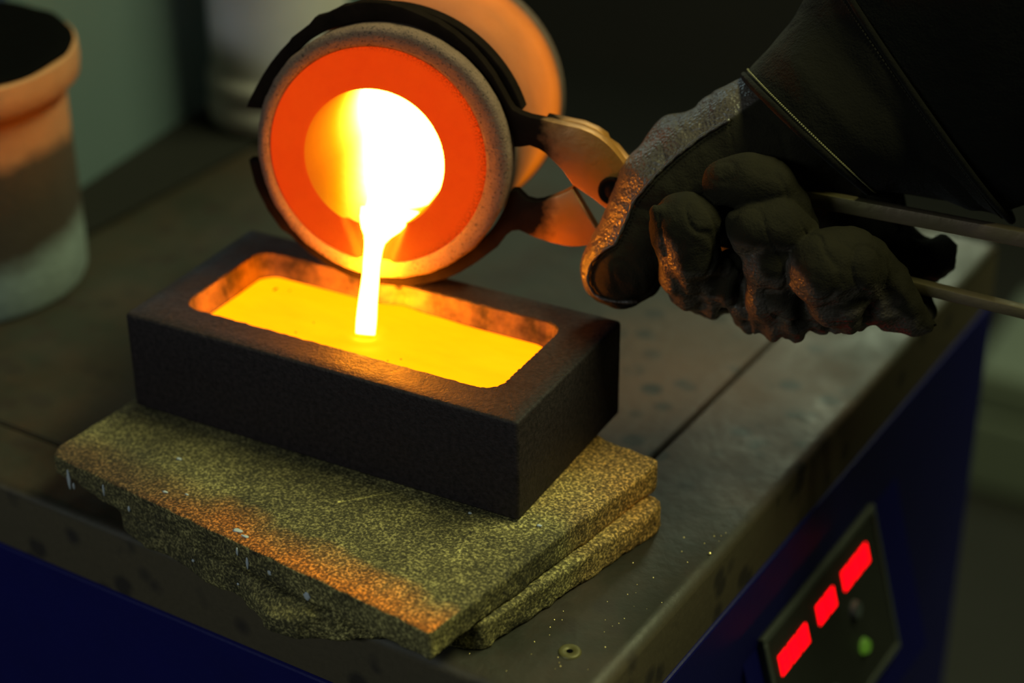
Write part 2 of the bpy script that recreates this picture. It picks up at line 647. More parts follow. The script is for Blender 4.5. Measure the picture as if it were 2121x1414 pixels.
def mat_clay():
    n = N('burnt_clay_bands')
    z = n.axis('Z')
    w = n.math('MULTIPLY', n.math('SUBTRACT', n.noise(22, 4), 0.5), 0.030)
    zz = n.math('MULTIPLY', n.math('ADD', z, w), 8.0)
    c = n.ramp(zz, [(0.19, (0.13, 0.17, 0.175)), (0.27, (0.030, 0.021, 0.016)), (0.56, (0.040, 0.025, 0.016)),
                    (0.64, (0.30, 0.135, 0.060)), (0.95, (0.36, 0.17, 0.075))])
    c = n.mix(0.5, c, n.noise(40, 5), 'MULTIPLY')
    n.color(n.mix(1.0, c, (1.7, 1.7, 1.7), 'MULTIPLY')).rough(0.9)
    n.bump(n.noise(200, 4), 0.001, 0.5)
    return n.m


def mat_mottled(name, c0, c1, scale, rough=0.7, bump=0.0004):
    n = N(name)
    n.color(n.mix(n.noise(scale, 5, 0.6), c0, c1)).rough(rough)
    n.bump(n.noise(scale * 8, 3), bump, 0.4)
    return n.m


def mat_emit(name, c, s, base=(0.02, 0.01, 0.01)):
    n = N(name)
    n.color(base).rough(0.6)
    n.emit(c, s)
    return n.m


M = dict(
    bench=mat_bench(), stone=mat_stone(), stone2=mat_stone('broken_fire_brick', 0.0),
    graphite=mat_graphite('dark_graphite', (0.014, 0.0105, 0.0120), (0.034, 0.0245, 0.0260), 0.48, 0.66),
    cavity=mat_cavity(), ceramic=mat_ceramic(),
    ring=mat_glow('red_hot_graphite', (0.72, 0.030, 0.0004), (0.82, 0.062, 0.0010), 30, 1.0, (0.022, 0.012, 0.008)),
    wall=mat_cup_wall(),
    white=mat_emit('white_hot_metal', (1.0, 0.25, 0.010), 130.0),
    stream=mat_emit('white_hot_stream', (1.0, 0.27, 0.0065), 250.0),
    tongs=mat_tongs(), leather=mat_leather(), glove=mat_glove(),
    suede=mat_suede('brown_suede', (0.014, 0.012, 0.008), (0.032, 0.028, 0.016)),
    cuff=mat_suede('dark_cuff_suede', (0.004, 0.0035, 0.0022), (0.010, 0.0085, 0.005)),
    sleeve=mat_suede('black_jacket_cloth', (0.003, 0.003, 0.002), (0.006, 0.0055, 0.0035)),
    thread=mat_plain('pale_thread', (0.30, 0.27, 0.12), 0.7),
    clay=mat_clay(),
    cream=mat_mottled('chalky_ceramic', (0.36, 0.33, 0.33), (0.55, 0.52, 0.55), 30, 0.8),
    panel=mat_mottled('grey_green_panel', (0.085, 0.132, 0.145), (0.105, 0.155, 0.17), 6, 0.7),
    black=mat_plain('matt_black', (0.012, 0.012, 0.011), 0.85, 0, 0.2),
    hole=mat_plain('opening_black', (0.004, 0.004, 0.004), 0.95, 0, 0.0),  # flat black standing for the shade inside openings
    blue=mat_mottled('dark_blue_paint', (0.002, 0.003, 0.085), (0.003, 0.004, 0.12), 40, 0.5),
    plate=mat_mottled('dark_grey_plate', (0.022, 0.025, 0.022), (0.036, 0.040, 0.034), 50, 0.55),
    bezel=mat_plain('grey_bezel', (0.075, 0.085, 0.075), 0.6),
    led=mat_emit('red_led', (1.0, 0.0, 0.004), 3.0, (0.05, 0, 0)),
    green=mat_emit('dim_green_lamp', (0.12, 0.30, 0.02), 0.35, (0.05, 0.1, 0.02)),
    button=mat_plain('grey_button', (0.10, 0.12, 0.13), 0.5),
    rivet=mat_plain('worn_rivet', (0.12, 0.105, 0.035), 0.5, 0.3),
    paint=mat_plain('white_paint_drip', (0.50, 0.54, 0.58), 0.6),
    floor=mat_mottled('dark_workshop_floor', (0.018, 0.017, 0.013), (0.030, 0.028, 0.022), 5, 0.8),
    wallb=mat_mottled('dark_back_wall', (0.030, 0.026, 0.020), (0.042, 0.036, 0.028), 3, 0.9),
    case=mat_plain('grey_green_case', (0.20, 0.235, 0.19), 0.7),
    slag=mat_plain('dark_slag', (0.05, 0.02, 0.01), 0.9),
    fleck=mat_plain('metal_fleck', (0.75, 0.62, 0.25), 0.35, 0.6),
)


def mat_pool():
    n = N('yellow_hot_metal')
    n.color((0.004, 0.002, 0.001)).rough(0.7)
    n.b.inputs['Specular IOR Level'].default_value = 0.03
    c = n.mix(n.noise(45, 3, 0.5, ((1, 2.5, 1), (0, 0, 0.4))), (2.9, 0.57, 0.0012), (3.0, 0.74, 0.0016))
    n.emit(c, 1.0)
    return n.m


M['pool'] = mat_pool()

# ------------------------------------------------------------------ the setting
ZB = -0.069          # bench top
EX = Vector((0.9979, -0.0643, 0))
EY = Vector((0.0643, 0.9979, 0))
BA = Vector((0.2378, -0.021, ZB))      # a point of the bench's right top edge
FLOOR = -0.97


def struct(name, bm, m):
    return obj(name, bm, m, kind='structure')


struct('floor', box_bm(-2.4, 2.6, -2.2, 2.6, FLOOR - 0.05, FLOOR), M['floor'])
struct('wall_back', box_bm(-2.4, 2.6, 2.6, 2.7, FLOOR, 2.2), M['wallb'])
struct('wall_right', box_bm(2.6, 2.7, -2.2, 2.7, FLOOR, 2.2), M['wallb'])


def left_wall():
    # grey green side panel running back along the bench's left side
    d = Vector((-0.085, 0.996, 0)).normalized()
    p0 = Vector((-0.1915, 0.158, ZB))
    nrm = Vector((-d.y, d.x, 0))
    bm = box_bm(0, 0.40, 0.0, 0.02, 0, 0.16, 0.002)
    o = struct('wall_left', bm, M['panel'])
    o.matrix_world = Matrix.Translation(p0) @ Matrix(((d.x, nrm.x, 0), (d.y, nrm.y, 0), (0, 0, 1))).to_4x4()
    poly = [(-0.157, 0.140), (-0.150, 0.235), (-0.141, 0.352), (-0.2065, 0.352), (-0.1905, 0.160), (-0.182, 0.150)]
    bm = prism([(a, b) for a, b in poly], ZB + 0.0002, ZB + 0.004, 0.001)
    struct('black_strip_left', bm, M['black'])  # flat black strip on the bench at the panel's foot


left_wall()

# ------------------------------------------------------------------ work bench
B4 = Matrix.Translation(BA) @ Matrix(((EX.x, EY.x, 0), (EX.y, EY.y, 0), (0, 0, 1))).to_4x4()
bench = thing('workbench', 'stained steel topped workbench with blue cabinet body and red digit display', 'workbench', mat4=B4)
# bench coordinates: x to the right edge (0), y along it, z from the top
YF, YR, XL = -0.0405, 0.385, -0.62
XS = -0.0555                              # the sheet joint


YJ = -0.006                               # the cross joint, mostly under the slabs


def sheet(poly):
    bm = bmesh.new()
    vs = [bm.verts.new((a, b, -0.031)) for a, b in poly]
    fa = bm.faces.new(vs)
    for e in bmesh.ops.extrude_face_region(bm, geom=[fa])['geom']:
        if isinstance(e, bmesh.types.BMVert):
            e.co.z = 0.0
    bmesh.ops.recalc_face_normals(bm, faces=bm.faces)
    out, inn = [], []
    for e in bm.edges:
        a, b = e.verts[0].co, e.verts[1].co
        m = (a + b) / 2
        top = abs(a.z) < 1e-6 and abs(b.z) < 1e-6
        front, right = abs(a.y - YF) + abs(b.y - YF) < 1e-6, abs(a.x) + abs(b.x) < 1e-6
        if (top and (front or right)) or (front and right):
            out.append(e)
        elif top:
            inn.append(e)
    bmesh.ops.bevel(bm, geom=inn, offset=0.0008, segments=2, affect='EDGES')
    out = [e for e in bm.edges if ((abs(e.verts[0].co.z) + abs(e.verts[1].co.z) < 1e-6) and (abs(e.verts[0].co.y - YF) + abs(e.verts[1].co.y - YF) < 1e-6 or abs(e.verts[0].co.x) + abs(e.verts[1].co.x) < 1e-6))
           or (abs(e.verts[0].co.y - YF) + abs(e.verts[1].co.y - YF) + abs(e.verts[0].co.x) + abs(e.verts[1].co.x) < 1e-6)]
    bmesh.ops.bevel(bm, geom=out, offset=0.0055, segments=5, affect='EDGES', profile=0.5)
    bmesh.ops.triangulate(bm, faces=[f for f in bm.faces if len(f.verts) > 4])
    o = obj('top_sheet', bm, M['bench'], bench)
    auto_smooth(o, 30)


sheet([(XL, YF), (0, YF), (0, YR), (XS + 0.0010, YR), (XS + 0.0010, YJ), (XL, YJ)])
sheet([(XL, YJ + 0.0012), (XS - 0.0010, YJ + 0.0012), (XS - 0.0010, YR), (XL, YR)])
bm = box_bm(XL, 0.0015, YF - 0.0012, YR, FLOOR - ZB + 0.001, -0.0312, 0.0012, 2)
body = obj('cabinet_body', bm, M['blue'], bench)
# countersunk rivet in the top
rv = lathe([(0.0, 0.0002), (0.0011, 0.0002), (0.0013, 0.0006), (0.0036, 0.0008), (0.0041, 0.0005), (0.0043, 0.0)], 28)
rivet = obj('rivet', rv, M['rivet'], bench, True)
rivet.location = B4.inverted() @ Vector((0.2177, -0.0310, ZB))
hb = lathe([(0.0, 0.0007), (0.0009, 0.00072), (0.0012, 0.0005), (0.0013, 0.0003)], 12)
hole = obj('rivet_hole', hb, M['hole'], rivet)
# sloping control housing on the right side
TILT = math.radians(15.3)
hs = bmesh.new()
s0, s1, ln = 0.096, 0.262, 0.098
sec = [(0.0005, -0.045), (0.0005, -0.0675 + 0.0), (ln * math.sin(TILT) + 0.0005, -0.067 - ln * math.cos(TILT)), (0.0005, -0.067 - ln * math.cos(TILT) - 0.02)]
va = [hs.verts.new((x, s0, z)) for x, z in sec]
vb = [hs.verts.new((x, s1, z)) for x, z in sec]
hs.faces.new(va)
hs.faces.new(vb[::-1])
for i in range(4):
    hs.faces.new((va[i], vb[i], vb[(i + 1) % 4], va[(i + 1) % 4]))
bmesh.ops.recalc_face_normals(hs, faces=hs.faces)
obj('control_housing', hs, M['blue'], bench)
# panel frame: local x along the bench (s), local y down the slope (t), local z outward
dn = Vector((math.sin(TILT), 0, -math.cos(TILT)))
sx = Vector((0, 1, 0))
nz = dn.cross(sx)
PM = Matrix.Translation(Vector((0.0, 0, -0.067))) @ Matrix((sx, dn, nz)).transposed().to_4x4()


def to_panel(bm):
    bmesh.ops.transform(bm, matrix=PM, verts=bm.verts)
    if PM.determinant() < 0:
        bmesh.ops.reverse_faces(bm, faces=bm.faces)
    return bm


bm = box_bm(0.1095, 0.2285, 0.0, 0.078, 0.0002, 0.0032, 0.0006, 1)
plate = obj('control_panel', to_panel(bm), M['plate'], bench, label='dark grey control panel with red digits')
for x0, x1, y0, y1 in ((0.1095, 0.2285, 0.0, 0.0035), (0.1095, 0.2285, 0.0745, 0.078), (0.1095, 0.1125, 0.0035, 0.0745), (0.2255, 0.2285, 0.0035, 0.0745)):
    obj('bezel', to_panel(box_bm(x0, x1, y0, y1, 0.003, 0.0042, 0.0004, 1)), M['bezel'], plate)
SEG = {'8': 'abcdefg', '0': 'abcdef', '6': 'acdefg', '5': 'acdfg', '9': 'abcdfg'}


def digit(ch, s, t, w=0.0082, h=0.0098):
    bm = bmesh.new()
    k = 0.0026
    rect = dict(a=(0, w, 0, k), d=(0, w, h - k, h), g=(0, w, (h - k) / 2, (h + k) / 2),
                f=(0, k, 0, h / 2), b=(w - k, w, 0, h / 2), e=(0, k, h / 2, h), c=(w - k, w, h / 2, h))
    for q in SEG[ch]:
        x0, x1, y0, y1 = rect[q]
        b2 = box_bm(s + x0 + 0.0001, s + x1 - 0.0001, t + y0 + 0.0001, t + y1 - 0.0001, 0.0030, 0.0036)
        m = bpy.data.meshes.new('t')
        b2.to_mesh(m)
        b2.free()
        bm.from_mesh(m)
        bpy.data.meshes.remove(m)
    return obj('digit', to_panel(bm), M['led'], plate)


for s in (0.1195, 0.1293, 0.1391):
    digit('8', s, 0.0148)
for s in (0.1588, 0.1686):
    digit('8', s, 0.0138)
for s in (0.1868, 0.1966, 0.2064):
    digit('8', s, 0.0130)
gl = bmesh.new()
bmesh.ops.create_cone(gl, cap_ends=True, segments=16, radius1=0.0042, radius2=0.003, depth=0.003, matrix=Matrix.Translation((0.1942, 0.0562, 0.0042)))
obj('indicator_lamp', to_panel(gl), M['green'], plate, label='dim green indicator lamp')
for s, t in ((0.1919, 0.0352), (0.160, 0.0600), (0.138, 0.0620)):
    b2 = bmesh.new()
    bmesh.ops.create_cone(b2, cap_ends=True, segments=16, radius1=0.0045, radius2=0.0038, depth=0.003, matrix=Matrix.Translation((s, t, 0.0042)))
    obj('button', to_panel(b2), M['button'], plate)

# ------------------------------------------------------------------ fire brick slabs


def slab(name, poly, z0, z1, seed, label, chips, lowcut=None, group=None):
    h = 0.00105
    xs = [p[0] for p in poly]
    ys = [p[1] for p in poly]
    o = np.array([min(xs) - 0.005, min(ys) - 0.005, z0 - 0.004])
    nx, ny, nz_ = [int((b - a) / h) + 1 for a, b in zip(o, (max(xs) + 0.005, max(ys) + 0.005, z1 + 0.004))]
    X, Y, Z = np.meshgrid(o[0] + h * np.arange(nx), o[1] + h * np.arange(ny), o[2] + h * np.arange(nz_), indexing='ij')
    d2 = poly_sdf(X[:, :, 0], Y[:, :, 0], poly)
    zc, hz = (z0 + z1) / 2, (z1 - z0) / 2
    r = 0.0011
    qx = d2[:, :, None] + r
    qz = np.abs(Z - zc) - hz + r
    F = np.minimum(np.maximum(qx, qz), 0) + np.sqrt(np.maximum(qx, 0) ** 2 + np.maximum(qz, 0) ** 2) - r
    if lowcut is not None:
        F = np.maximum(F, lowcut(X, Y, Z))
    near = np.abs(F) < 0.006
    amp = np.zeros_like(F)
    xx, yy, zz = X[near], Y[near], Z[near]
    edge = np.exp(-np.abs(d2[:, :, None].repeat(nz_, 2)[near]) / 0.004)
    amp[near] = 0.00022 * fbm(xx * 260, yy * 260, zz * 260, 2, seed) + 0.0005 * edge * fbm(xx * 190, yy * 190, zz * 190, 2, seed + 9)
    F = F + amp
    for cx, cy, cz, cr in chips:
        dd = cr - np.sqrt((X - cx) ** 2 + (Y - cy) ** 2 + (Z - cz) ** 2) + 0.0006 * vnoise(X * 400, Y * 400, Z * 400, 5)
        F = np.maximum(F, dd)
    V, Q = surface_nets(F, o, h)
    c = np.array([(min(xs) + max(xs)) / 2, (min(ys) + max(ys)) / 2, z0])
    me = fast_mesh(name, V - c, Q)
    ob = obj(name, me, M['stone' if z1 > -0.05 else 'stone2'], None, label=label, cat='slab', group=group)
    ob.location = c
    return ob


Z1, Z2 = -0.0439, -0.0564
top_poly = [(-0.0088, -0.0390), (-0.0060, -0.0445), (0.0022, -0.0463), (0.1843, -0.0724), (0.2092, 0.0610), (0.2080, 0.0645), (0.2050, 0.0652), (0.0120, 0.0930), (0.0040, 0.0905)]


def cut_top(X, Y, Z):
    # the underside of the front edge has broken away towards the left end
    yf = -0.0463 + (X - 0.0022) * (-0.1433)
    w = np.clip((0.045 - X) / 0.05, 0, 1)
    nn_ = 0.0016 * vnoise(X * 150, Y * 150, X * 0, 3)
    return (-(Y - yf) * 0.9 - (Z - Z2) * 1.0 + 0.0052 * w + nn_ - 0.0008) * 0.75


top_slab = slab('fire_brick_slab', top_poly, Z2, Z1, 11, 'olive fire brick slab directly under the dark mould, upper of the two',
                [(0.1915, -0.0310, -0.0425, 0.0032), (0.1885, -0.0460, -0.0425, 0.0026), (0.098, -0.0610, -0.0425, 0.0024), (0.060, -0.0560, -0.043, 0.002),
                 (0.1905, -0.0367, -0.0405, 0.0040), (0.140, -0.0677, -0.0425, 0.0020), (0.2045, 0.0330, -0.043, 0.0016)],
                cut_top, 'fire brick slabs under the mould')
low_poly = [(0.010, -0.0330), (0.0210, -0.0390), (0.0275, -0.0470), (0.0425, -0.0520), (0.0555, -0.0528), (0.0665, -0.0552), (0.0740, -0.0580), (0.0831, -0.0600),
            (0.0942, -0.0602), (0.0996, -0.0640), (0.1073, -0.0676), (0.1124, -0.0716), (0.1198, -0.0726), (0.1278, -0.0718), (0.1411, -0.0650), (0.1560, -0.0560), (0.170, -0.0500),
            (0.1830, -0.0478), (0.1895, -0.0455), (0.1912, -0.0420), (0.2148, 0.0500), (0.2140, 0.0555), (0.2100, 0.0575), (0.030, 0.0840), (0.012, 0.0820)]


def cut_low(X, Y, Z):
    # broken front: slopes outward towards the bottom
    nn_ = 0.0018 * fbm(X * 120, Y * 120, Z * 120, 2, 21)
    d = np.clip((Z - ZB) / 0.0125, 0, 1)
    return ((-(Y + 0.0435 + (X - 0.02) * 0.21) - 0.016 + d * 0.014) + nn_) * 0.7


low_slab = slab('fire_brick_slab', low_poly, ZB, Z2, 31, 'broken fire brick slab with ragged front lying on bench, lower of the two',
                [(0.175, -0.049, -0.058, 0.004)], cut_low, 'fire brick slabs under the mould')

# white paint drips on the front edge of the slabs (thin raised marks)


def drips(parent, items):
    inv = parent.location
    for x, y, z, w, h, ax in items:
        bm = bmesh.new()
        bmesh.ops.create_icosphere(bm, subdivisions=2, radius=1.0)
        for v in bm.verts:
            a = v.co.copy()
            wob = 1 + 0.25 * math.sin(7 * a.x + 5 * a.z + x * 900)
            if ax == 'f':
                v.co = Vector((a.x * w * wob, a.y * 0.0005, a.z * h * (1.2 if a.z < 0 else 1)))
            else:
                v.co = Vector((a.x * w * wob, a.y * h * wob, a.z * 0.0004))
        o = obj('paint_drip', bm, M['paint'], parent, True, label='white paint drip' if False else None)
        o.location = Vector((x, y, z)) - inv
        if ax == 'f':
            o.rotation_euler = (0, 0, -0.142)
    return


drips(top_slab, [(0.0020, -0.0463, -0.0520, 0.0009, 0.0045, 'f'), (0.0045, -0.0466, -0.0545, 0.0006, 0.0014, 'f'),
                 (0.0225, -0.0494, -0.0490, 0.00055, 0.0026, 'f'), (0.0360, -0.0513, -0.0525, 0.0007, 0.0013, 'f'),
                 (0.0940, -0.0600, -0.0477, 0.0006, 0.0018, 'f'), (0.0985, -0.0604, -0.0512, 0.0007, 0.0026, 'f'),
                 (0.1275, -0.0644, -0.0535, 0.0016, 0.0018, 'f'), (0.1095, -0.0618, -0.0510, 0.0010, 0.0010, 'f'),
                 (0.0405, -0.0240, Z1 + 0.0002, 0.0012, 0.0007, 't'), (0.0500, -0.0455, Z1 + 0.0002, 0.0012, 0.0006, 't'),
                 (0.0585, -0.0430, Z1 + 0.0002, 0.0009, 0.0004, 't'), (0.0900, -0.0535, Z1 + 0.0002, 0.0022, 0.0012, 't'),
                 (0.0945, -0.0553, Z1 + 0.0002, 0.0018, 0.0007, 't'), (0.1610, -0.0030, Z1 + 0.0003, 0.0008, 0.0006, 't'),
                 (0.1880, 0.0020, Z1 + 0.0003, 0.0011, 0.0007, 't')])
drips(low_slab, [(0.0700, -0.0570, -0.0620, 0.0007, 0.0006, 'f'), (0.0930, -0.0600, -0.0630, 0.0006, 0.0006, 'f')])

# ------------------------------------------------------------------ ingot mould
ML, MW, MH = 0.180, 0.088, 0.0439
mould = thing('ingot_mould', 'dark graphite ingot mould filled with glowing metal on top slab', 'mould', (0, 0, -MH))


def rrect(x0, x1, y0, y1, r, n=20):
    """closed outline with n points per side and corner quarter."""
    P = []
    c = [(x1 - r, y0 + r, -90), (x1 - r, y1 - r, 0), (x0 + r, y1 - r, 90), (x0 + r, y0 + r, 180)]
    for i, (cx, cy, a0) in enumerate(c):
        for k in range(n):
            a = math.radians(a0 + 90 * k / (n - 1))
            P.append((cx + r * math.cos(a), cy + r * math.sin(a)))
        nx_, ny_, b0 = c[(i + 1) % 4]
        a = math.radians(a0 + 90)
        p = (cx + r * math.cos(a), cy + r * math.sin(a))
        q = (nx_ + r * math.cos(a), ny_ + r * math.sin(a))
        for k in range(1, 3 * n):
            t = k / (3 * n)
            P.append((p[0] + (q[0] - p[0]) * t, p[1] + (q[1] - p[1]) * t))
    return P


def rings_mesh(name, rings, cap0=False, cap1=False):
    n = len(rings[0])
    v = [p for r in rings for p in r]
    f = []
    for i in range(len(rings) - 1):
        for k in range(n):
            l = (k + 1) % n
            f.append((i * n + k, i * n + l, (i + 1) * n + l, (i + 1) * n + k))
    if cap0:
        f.append(tuple(range(n))[::-1])
    if cap1:
        f.append(tuple((len(rings) - 1) * n + k for k in range(n)))
    return mesh(name, v, f)


def mould_build():
    z = lambda P, h: [(x, y, h) for x, y in P]
    top = MH
    CX0, CX1, CY0, CY1 = 0.0158, 0.1617, 0.0163, 0.0737
    R = []
    R.append(z(rrect(0.0015, ML - 0.0015, 0.0015, MW - 0.0015, 0.0015), 0))
    R.append(z(rrect(0, ML, 0, MW, 0.0016), 0.0016))
    R.append(z(rrect(0, ML, 0, MW, 0.0016), top - 0.0012))
    R.append(z(rrect(0.0004, ML - 0.0004, 0.0004, MW - 0.0004, 0.0016), top - 0.0004))
    R.append(z(rrect(0.0012, ML - 0.0012, 0.0012, MW - 0.0012, 0.0016), top))
    rim = rrect(CX0, CX1, CY0, CY1, 0.0085)
    jit = lambda i: 0.00028 * math.sin(i * 1.7) * math.sin(i * 0.43) + random.uniform(-0.00018, 0.00018)
    for w in (0.66, 0.33):
        o4 = rrect(0.0012, ML - 0.0012, 0.0012, MW - 0.0012, 0.0016)
        R.append([(a[0] * w + b[0] * (1 - w), a[1] * w + b[1] * (1 - w), top + random.uniform(-0.00006, 0.00006)) for a, b in zip(o4, rim)])
    J = [jit(i) for i in range(len(rim))]
    cx, cy = (CX0 + CX1) / 2, (CY0 + CY1) / 2

    def off(P, d, J_=None):
        out = []
        n = len(P)
        for i, (x, y) in enumerate(P):
            x0, y0 = P[i - 1]
            x1, y1 = P[(i + 1) % n]
            tx, ty = x1 - x0, y1 - y0
            l = math.hypot(tx, ty) or 1
            k = d + (J_[i] if J_ else 0)
            out.append((x - ty / l * k, y + tx / l * k))
        return out
    # off() with positive distance moves to the inside of the counter-clockwise outline
    R.append(z(off(rim, -0.0003, J), top - 0.00005))
    R.append(z(off(rim, 0.0002, J), top - 0.0006))
    me = rings_mesh('mould_body', R, cap0=True)
    o = obj('mould_body', me, M['graphite'], mould)
    auto_smooth(o, 40)
    C_ = [z(off(rim, 0.0002, J), top - 0.0006)]
    for k in range(1, 9):
        d = k / 8
        C_.append([(x, y, top - 0.0006 - 0.028 * d) for x, y in off(rim, 0.0002 + 0.0060 * d, [j * (1 - d) for j in J])])
    c = obj('cavity_lining', rings_mesh('cavity_lining', C_, cap1=True), M['cavity'], mould, label='scorched orange lit lining of the cavity')
    auto_smooth(c, 50)
    # a small crust hanging on the back rim
    bm = bmesh.new()
    bmesh.ops.create_icosphere(bm, subdivisions=2, radius=1)
    for v in bm.verts:
        v.co = Vector((v.co.x * 0.0017 * (1 + 0.3 * math.sin(9 * v.co.z)), v.co.y * 0.0011, v.co.z * 0.0020))
    k = obj('rim_crust', bm, M['graphite'], mould, True)
    k.location = (0.0845, 0.0735, top - 0.0008)
    return off, rim


off, rim = mould_build()

# molten pool in the mould
PZ = -0.0095


def pool_build():
    P = off(rim, 0.0026)
    cx, cy = 0.0888, 0.045
    rings, L = [], 22

    def hz(x, y):
        z = PZ
        d = math.hypot(x - 0.085, (y - 0.0463))
        z += 0.0007 * math.exp(-d * d / 0.00012) * math.cos(d * 700)
        z += 0.0026 * math.exp(-((x - 0.089) / 0.0085) ** 2) * math.exp(-((y - 0.074) / 0.006) ** 2)
        z += 0.0012 * math.exp(-((x - 0.106) / 0.010) ** 2) * math.exp(-((y - 0.073) / 0.005) ** 2)
        z += 0.00025 * math.sin(x * 160) * math.sin(y * 210 + 1)
        return z
    for i in range(L):
        s = 1 - i / (L - 0.4)
        R = []
        for x, y in P:
            X, Y = cx + (x - cx) * s, cy + (y - cy) * s
            zz = hz(X, Y) - (0.0016 if i == 0 else (0.0005 if i == 1 and False else 0))
            R.append((X, Y, zz))
        rings.append(R)
    rings.insert(0, [(x, y, PZ - 0.012) for x, y in off(rim, 0.0030)])
    me = rings_mesh('molten_pool', rings, cap0=True, cap1=True)
    me.polygons.foreach_set('use_smooth', [True] * len(me.polygons))
    o = obj('molten_pool', me, M['pool'], None, label='yellow glowing pool of molten metal filling the mould cavity', cat='molten metal')
    sp = [(0.0310, 0.0605, 0.0011, 0.0020), (0.0372, 0.0620, 0.0007, 0.0005), (0.0620, 0.0430, 0.0006, 0.0005), (0.0600, 0.0330, 0.0008, 0.0006),
          (0.1050, 0.0310, 0.0007, 0.0004), (0.1090, 0.0345, 0.0009, 0.0004), (0.1200, 0.0290, 0.0010, 0.0004), (0.0960, 0.0270, 0.0006, 0.0005), (0.0700, 0.0280, 0.0006, 0.0004)]
    for x, y, a, b in sp:
        bm = bmesh.new()
        bmesh.ops.create_icosphere(bm, subdivisions=1, radius=1)
        for v in bm.verts:
            v.co = Vector((v.co.x * a * 0.7, v.co.y * b * 0.8, v.co.z * 0.00018))
        q = obj('slag_speck', bm, M['slag'], o)
        q.location = (x, y, hz(x, y) + 0.0001)
    return o


pool_build()

# ------------------------------------------------------------------ crucible, tongs, stream share the tilted frame of the cup mouth
CC = Vector((0.0818, 0.0682, 0.0590))
CU = Vector((0.9640, 0.2659, 0.0))
CN = Vector((0.2642, -0.958, 0.1119)).normalized()
CV = CN.cross(CU).normalized()
CU = CV.cross(CN).normalized()
F4 = Matrix.Translation(CC) @ Matrix((CU, CV, CN)).transposed().to_4x4()


def crucible_build():
    t = thing('crucible', 'glowing crucible tipped forward over the mould, gripped by tongs', 'crucible', mat4=F4)
    # ceramic outer cup with its broad pale rim
    prof = [(0.0446, -0.0040), (0.0448, -0.0012), (0.0462, 0.0), (0.0500, 0.0001), (0.0513, -0.0004), (0.0520, -0.0016), (0.0522, -0.0034),
            (0.0519, -0.0100), (0.0515, -0.030), (0.0510, -0.060), (0.0508, -0.092), (0.0516, -0.0935), (0.0532, -0.0940), (0.0542, -0.0955), (0.0542, -0.1010), (0.0530, -0.1035), (0.0500, -0.1045), (0.0, -0.1045)]
    bm = lathe(prof, 160)
    for v in bm.verts:
        if v.co.z > -0.004:
            r = math.hypot(v.co.x, v.co.y)
            a = math.atan2(v.co.y, v.co.x)
            if r < 0.0505:       # inner edge follows the eccentric hot ring
                k = (0.0505 - r) / 0.0045
                v.co.x += -0.0019 * min(1, k)
                v.co.y += -0.0009 * min(1, k)
            if r > 0.050:
                w = 0.00022 * math.sin(a * 23) * math.sin(a * 7 + 1) + random.uniform(-0.00012, 0.00012)
                v.co.x += w * math.cos(a)
                v.co.y += w * math.sin(a)
    o = obj('ceramic_sleeve', bm, M['ceramic'], t, True)
    # red hot inner ring with a pouring groove
    NA, NR = 256, 14
    e0, e1 = (-0.0019, -0.0009), (-0.0031, -0.0020)
    r0, r1 = 0.0453, 0.0290
    V, Fq = [], []
    for j in range(NR + 1):
        s = j / NR
        cx, cy = e0[0] + (e1[0] - e0[0]) * s, e0[1] + (e1[1] - e0[1]) * s
        r = r0 + (r1 - r0) * s
        for i in range(NA):
            a = 2 * math.pi * i / NA
            x, y = cx + r * math.cos(a), cy + r * math.sin(a)
            z = -0.0009 + 0.0006 * s
            # trapezoid groove: wide at the mouth, narrow at the rim
            if y < 0:
                f = min(1, max(0, (-y - 0.029) / 0.0165))
                hw = 0.0128 + (0.0062 - 0.0128) * f
                d = abs(x + 0.0030) - hw
                g = 1 / (1 + math.exp(d / 0.00035)) if d < 0.01 else 0
                z -= 0.0030 * g * (1 - 0.25 * f)
            if j == NR:
                z -= 0.0004
            if j == 0:
                z -= 0.0012
            V.append((x, y, z))
    for j in range(NR):
        for i in range(NA):
            k = (i + 1) % NA
            Fq.append((j * NA + i, j * NA + k, (j + 1) * NA + k, (j + 1) * NA + i))
    rg = obj('hot_ring', mesh('hot_ring', V, Fq), M['ring'], t, True, label='red hot ring with pouring groove')
    sol = [(r1, -0.0006 - 0.0), (0.0288, -0.003), (0.0285, -0.010), (0.0280, -0.030), (0.0272, -0.060), (0.0262, -0.078)]
    V, Fq = [], []
    for j, (r, z) in enumerate(sol):
        for i in range(NA):
            a = 2 * math.pi * i / NA
            x, y = e1[0] + r * math.cos(a), e1[1] + r * math.sin(a)
            zz = z
            if j == 0:
                zz = -0.0007
                if y < 0:
                    d = abs(x + 0.0030) - 0.0128
                    zz -= 0.0030 / (1 + math.exp(d / 0.00035)) if d < 0.01 else 0
            V.append((x, y, zz))
    for j in range(len(sol) - 1):
        for i in range(NA):
            k = (i + 1) % NA
            Fq.append((j * NA + i, j * NA + k, (j + 1) * NA + k, (j + 1) * NA + i))
    obj('cup_wall', mesh('cup_wall', V, Fq), M['wall'], t, True, label='orange hot inner wall')
    bm = lathe([(0.0, -0.080), (0.020, -0.0795), (0.0250, -0.0785), (0.0262, -0.0778)], 96)
    bmesh.ops.translate(bm, verts=bm.verts, vec=(e1[0], e1[1], 0))
    obj('cup_base', bm, M['white'], t, True, label='white hot bottom of the cup')


crucible_build()


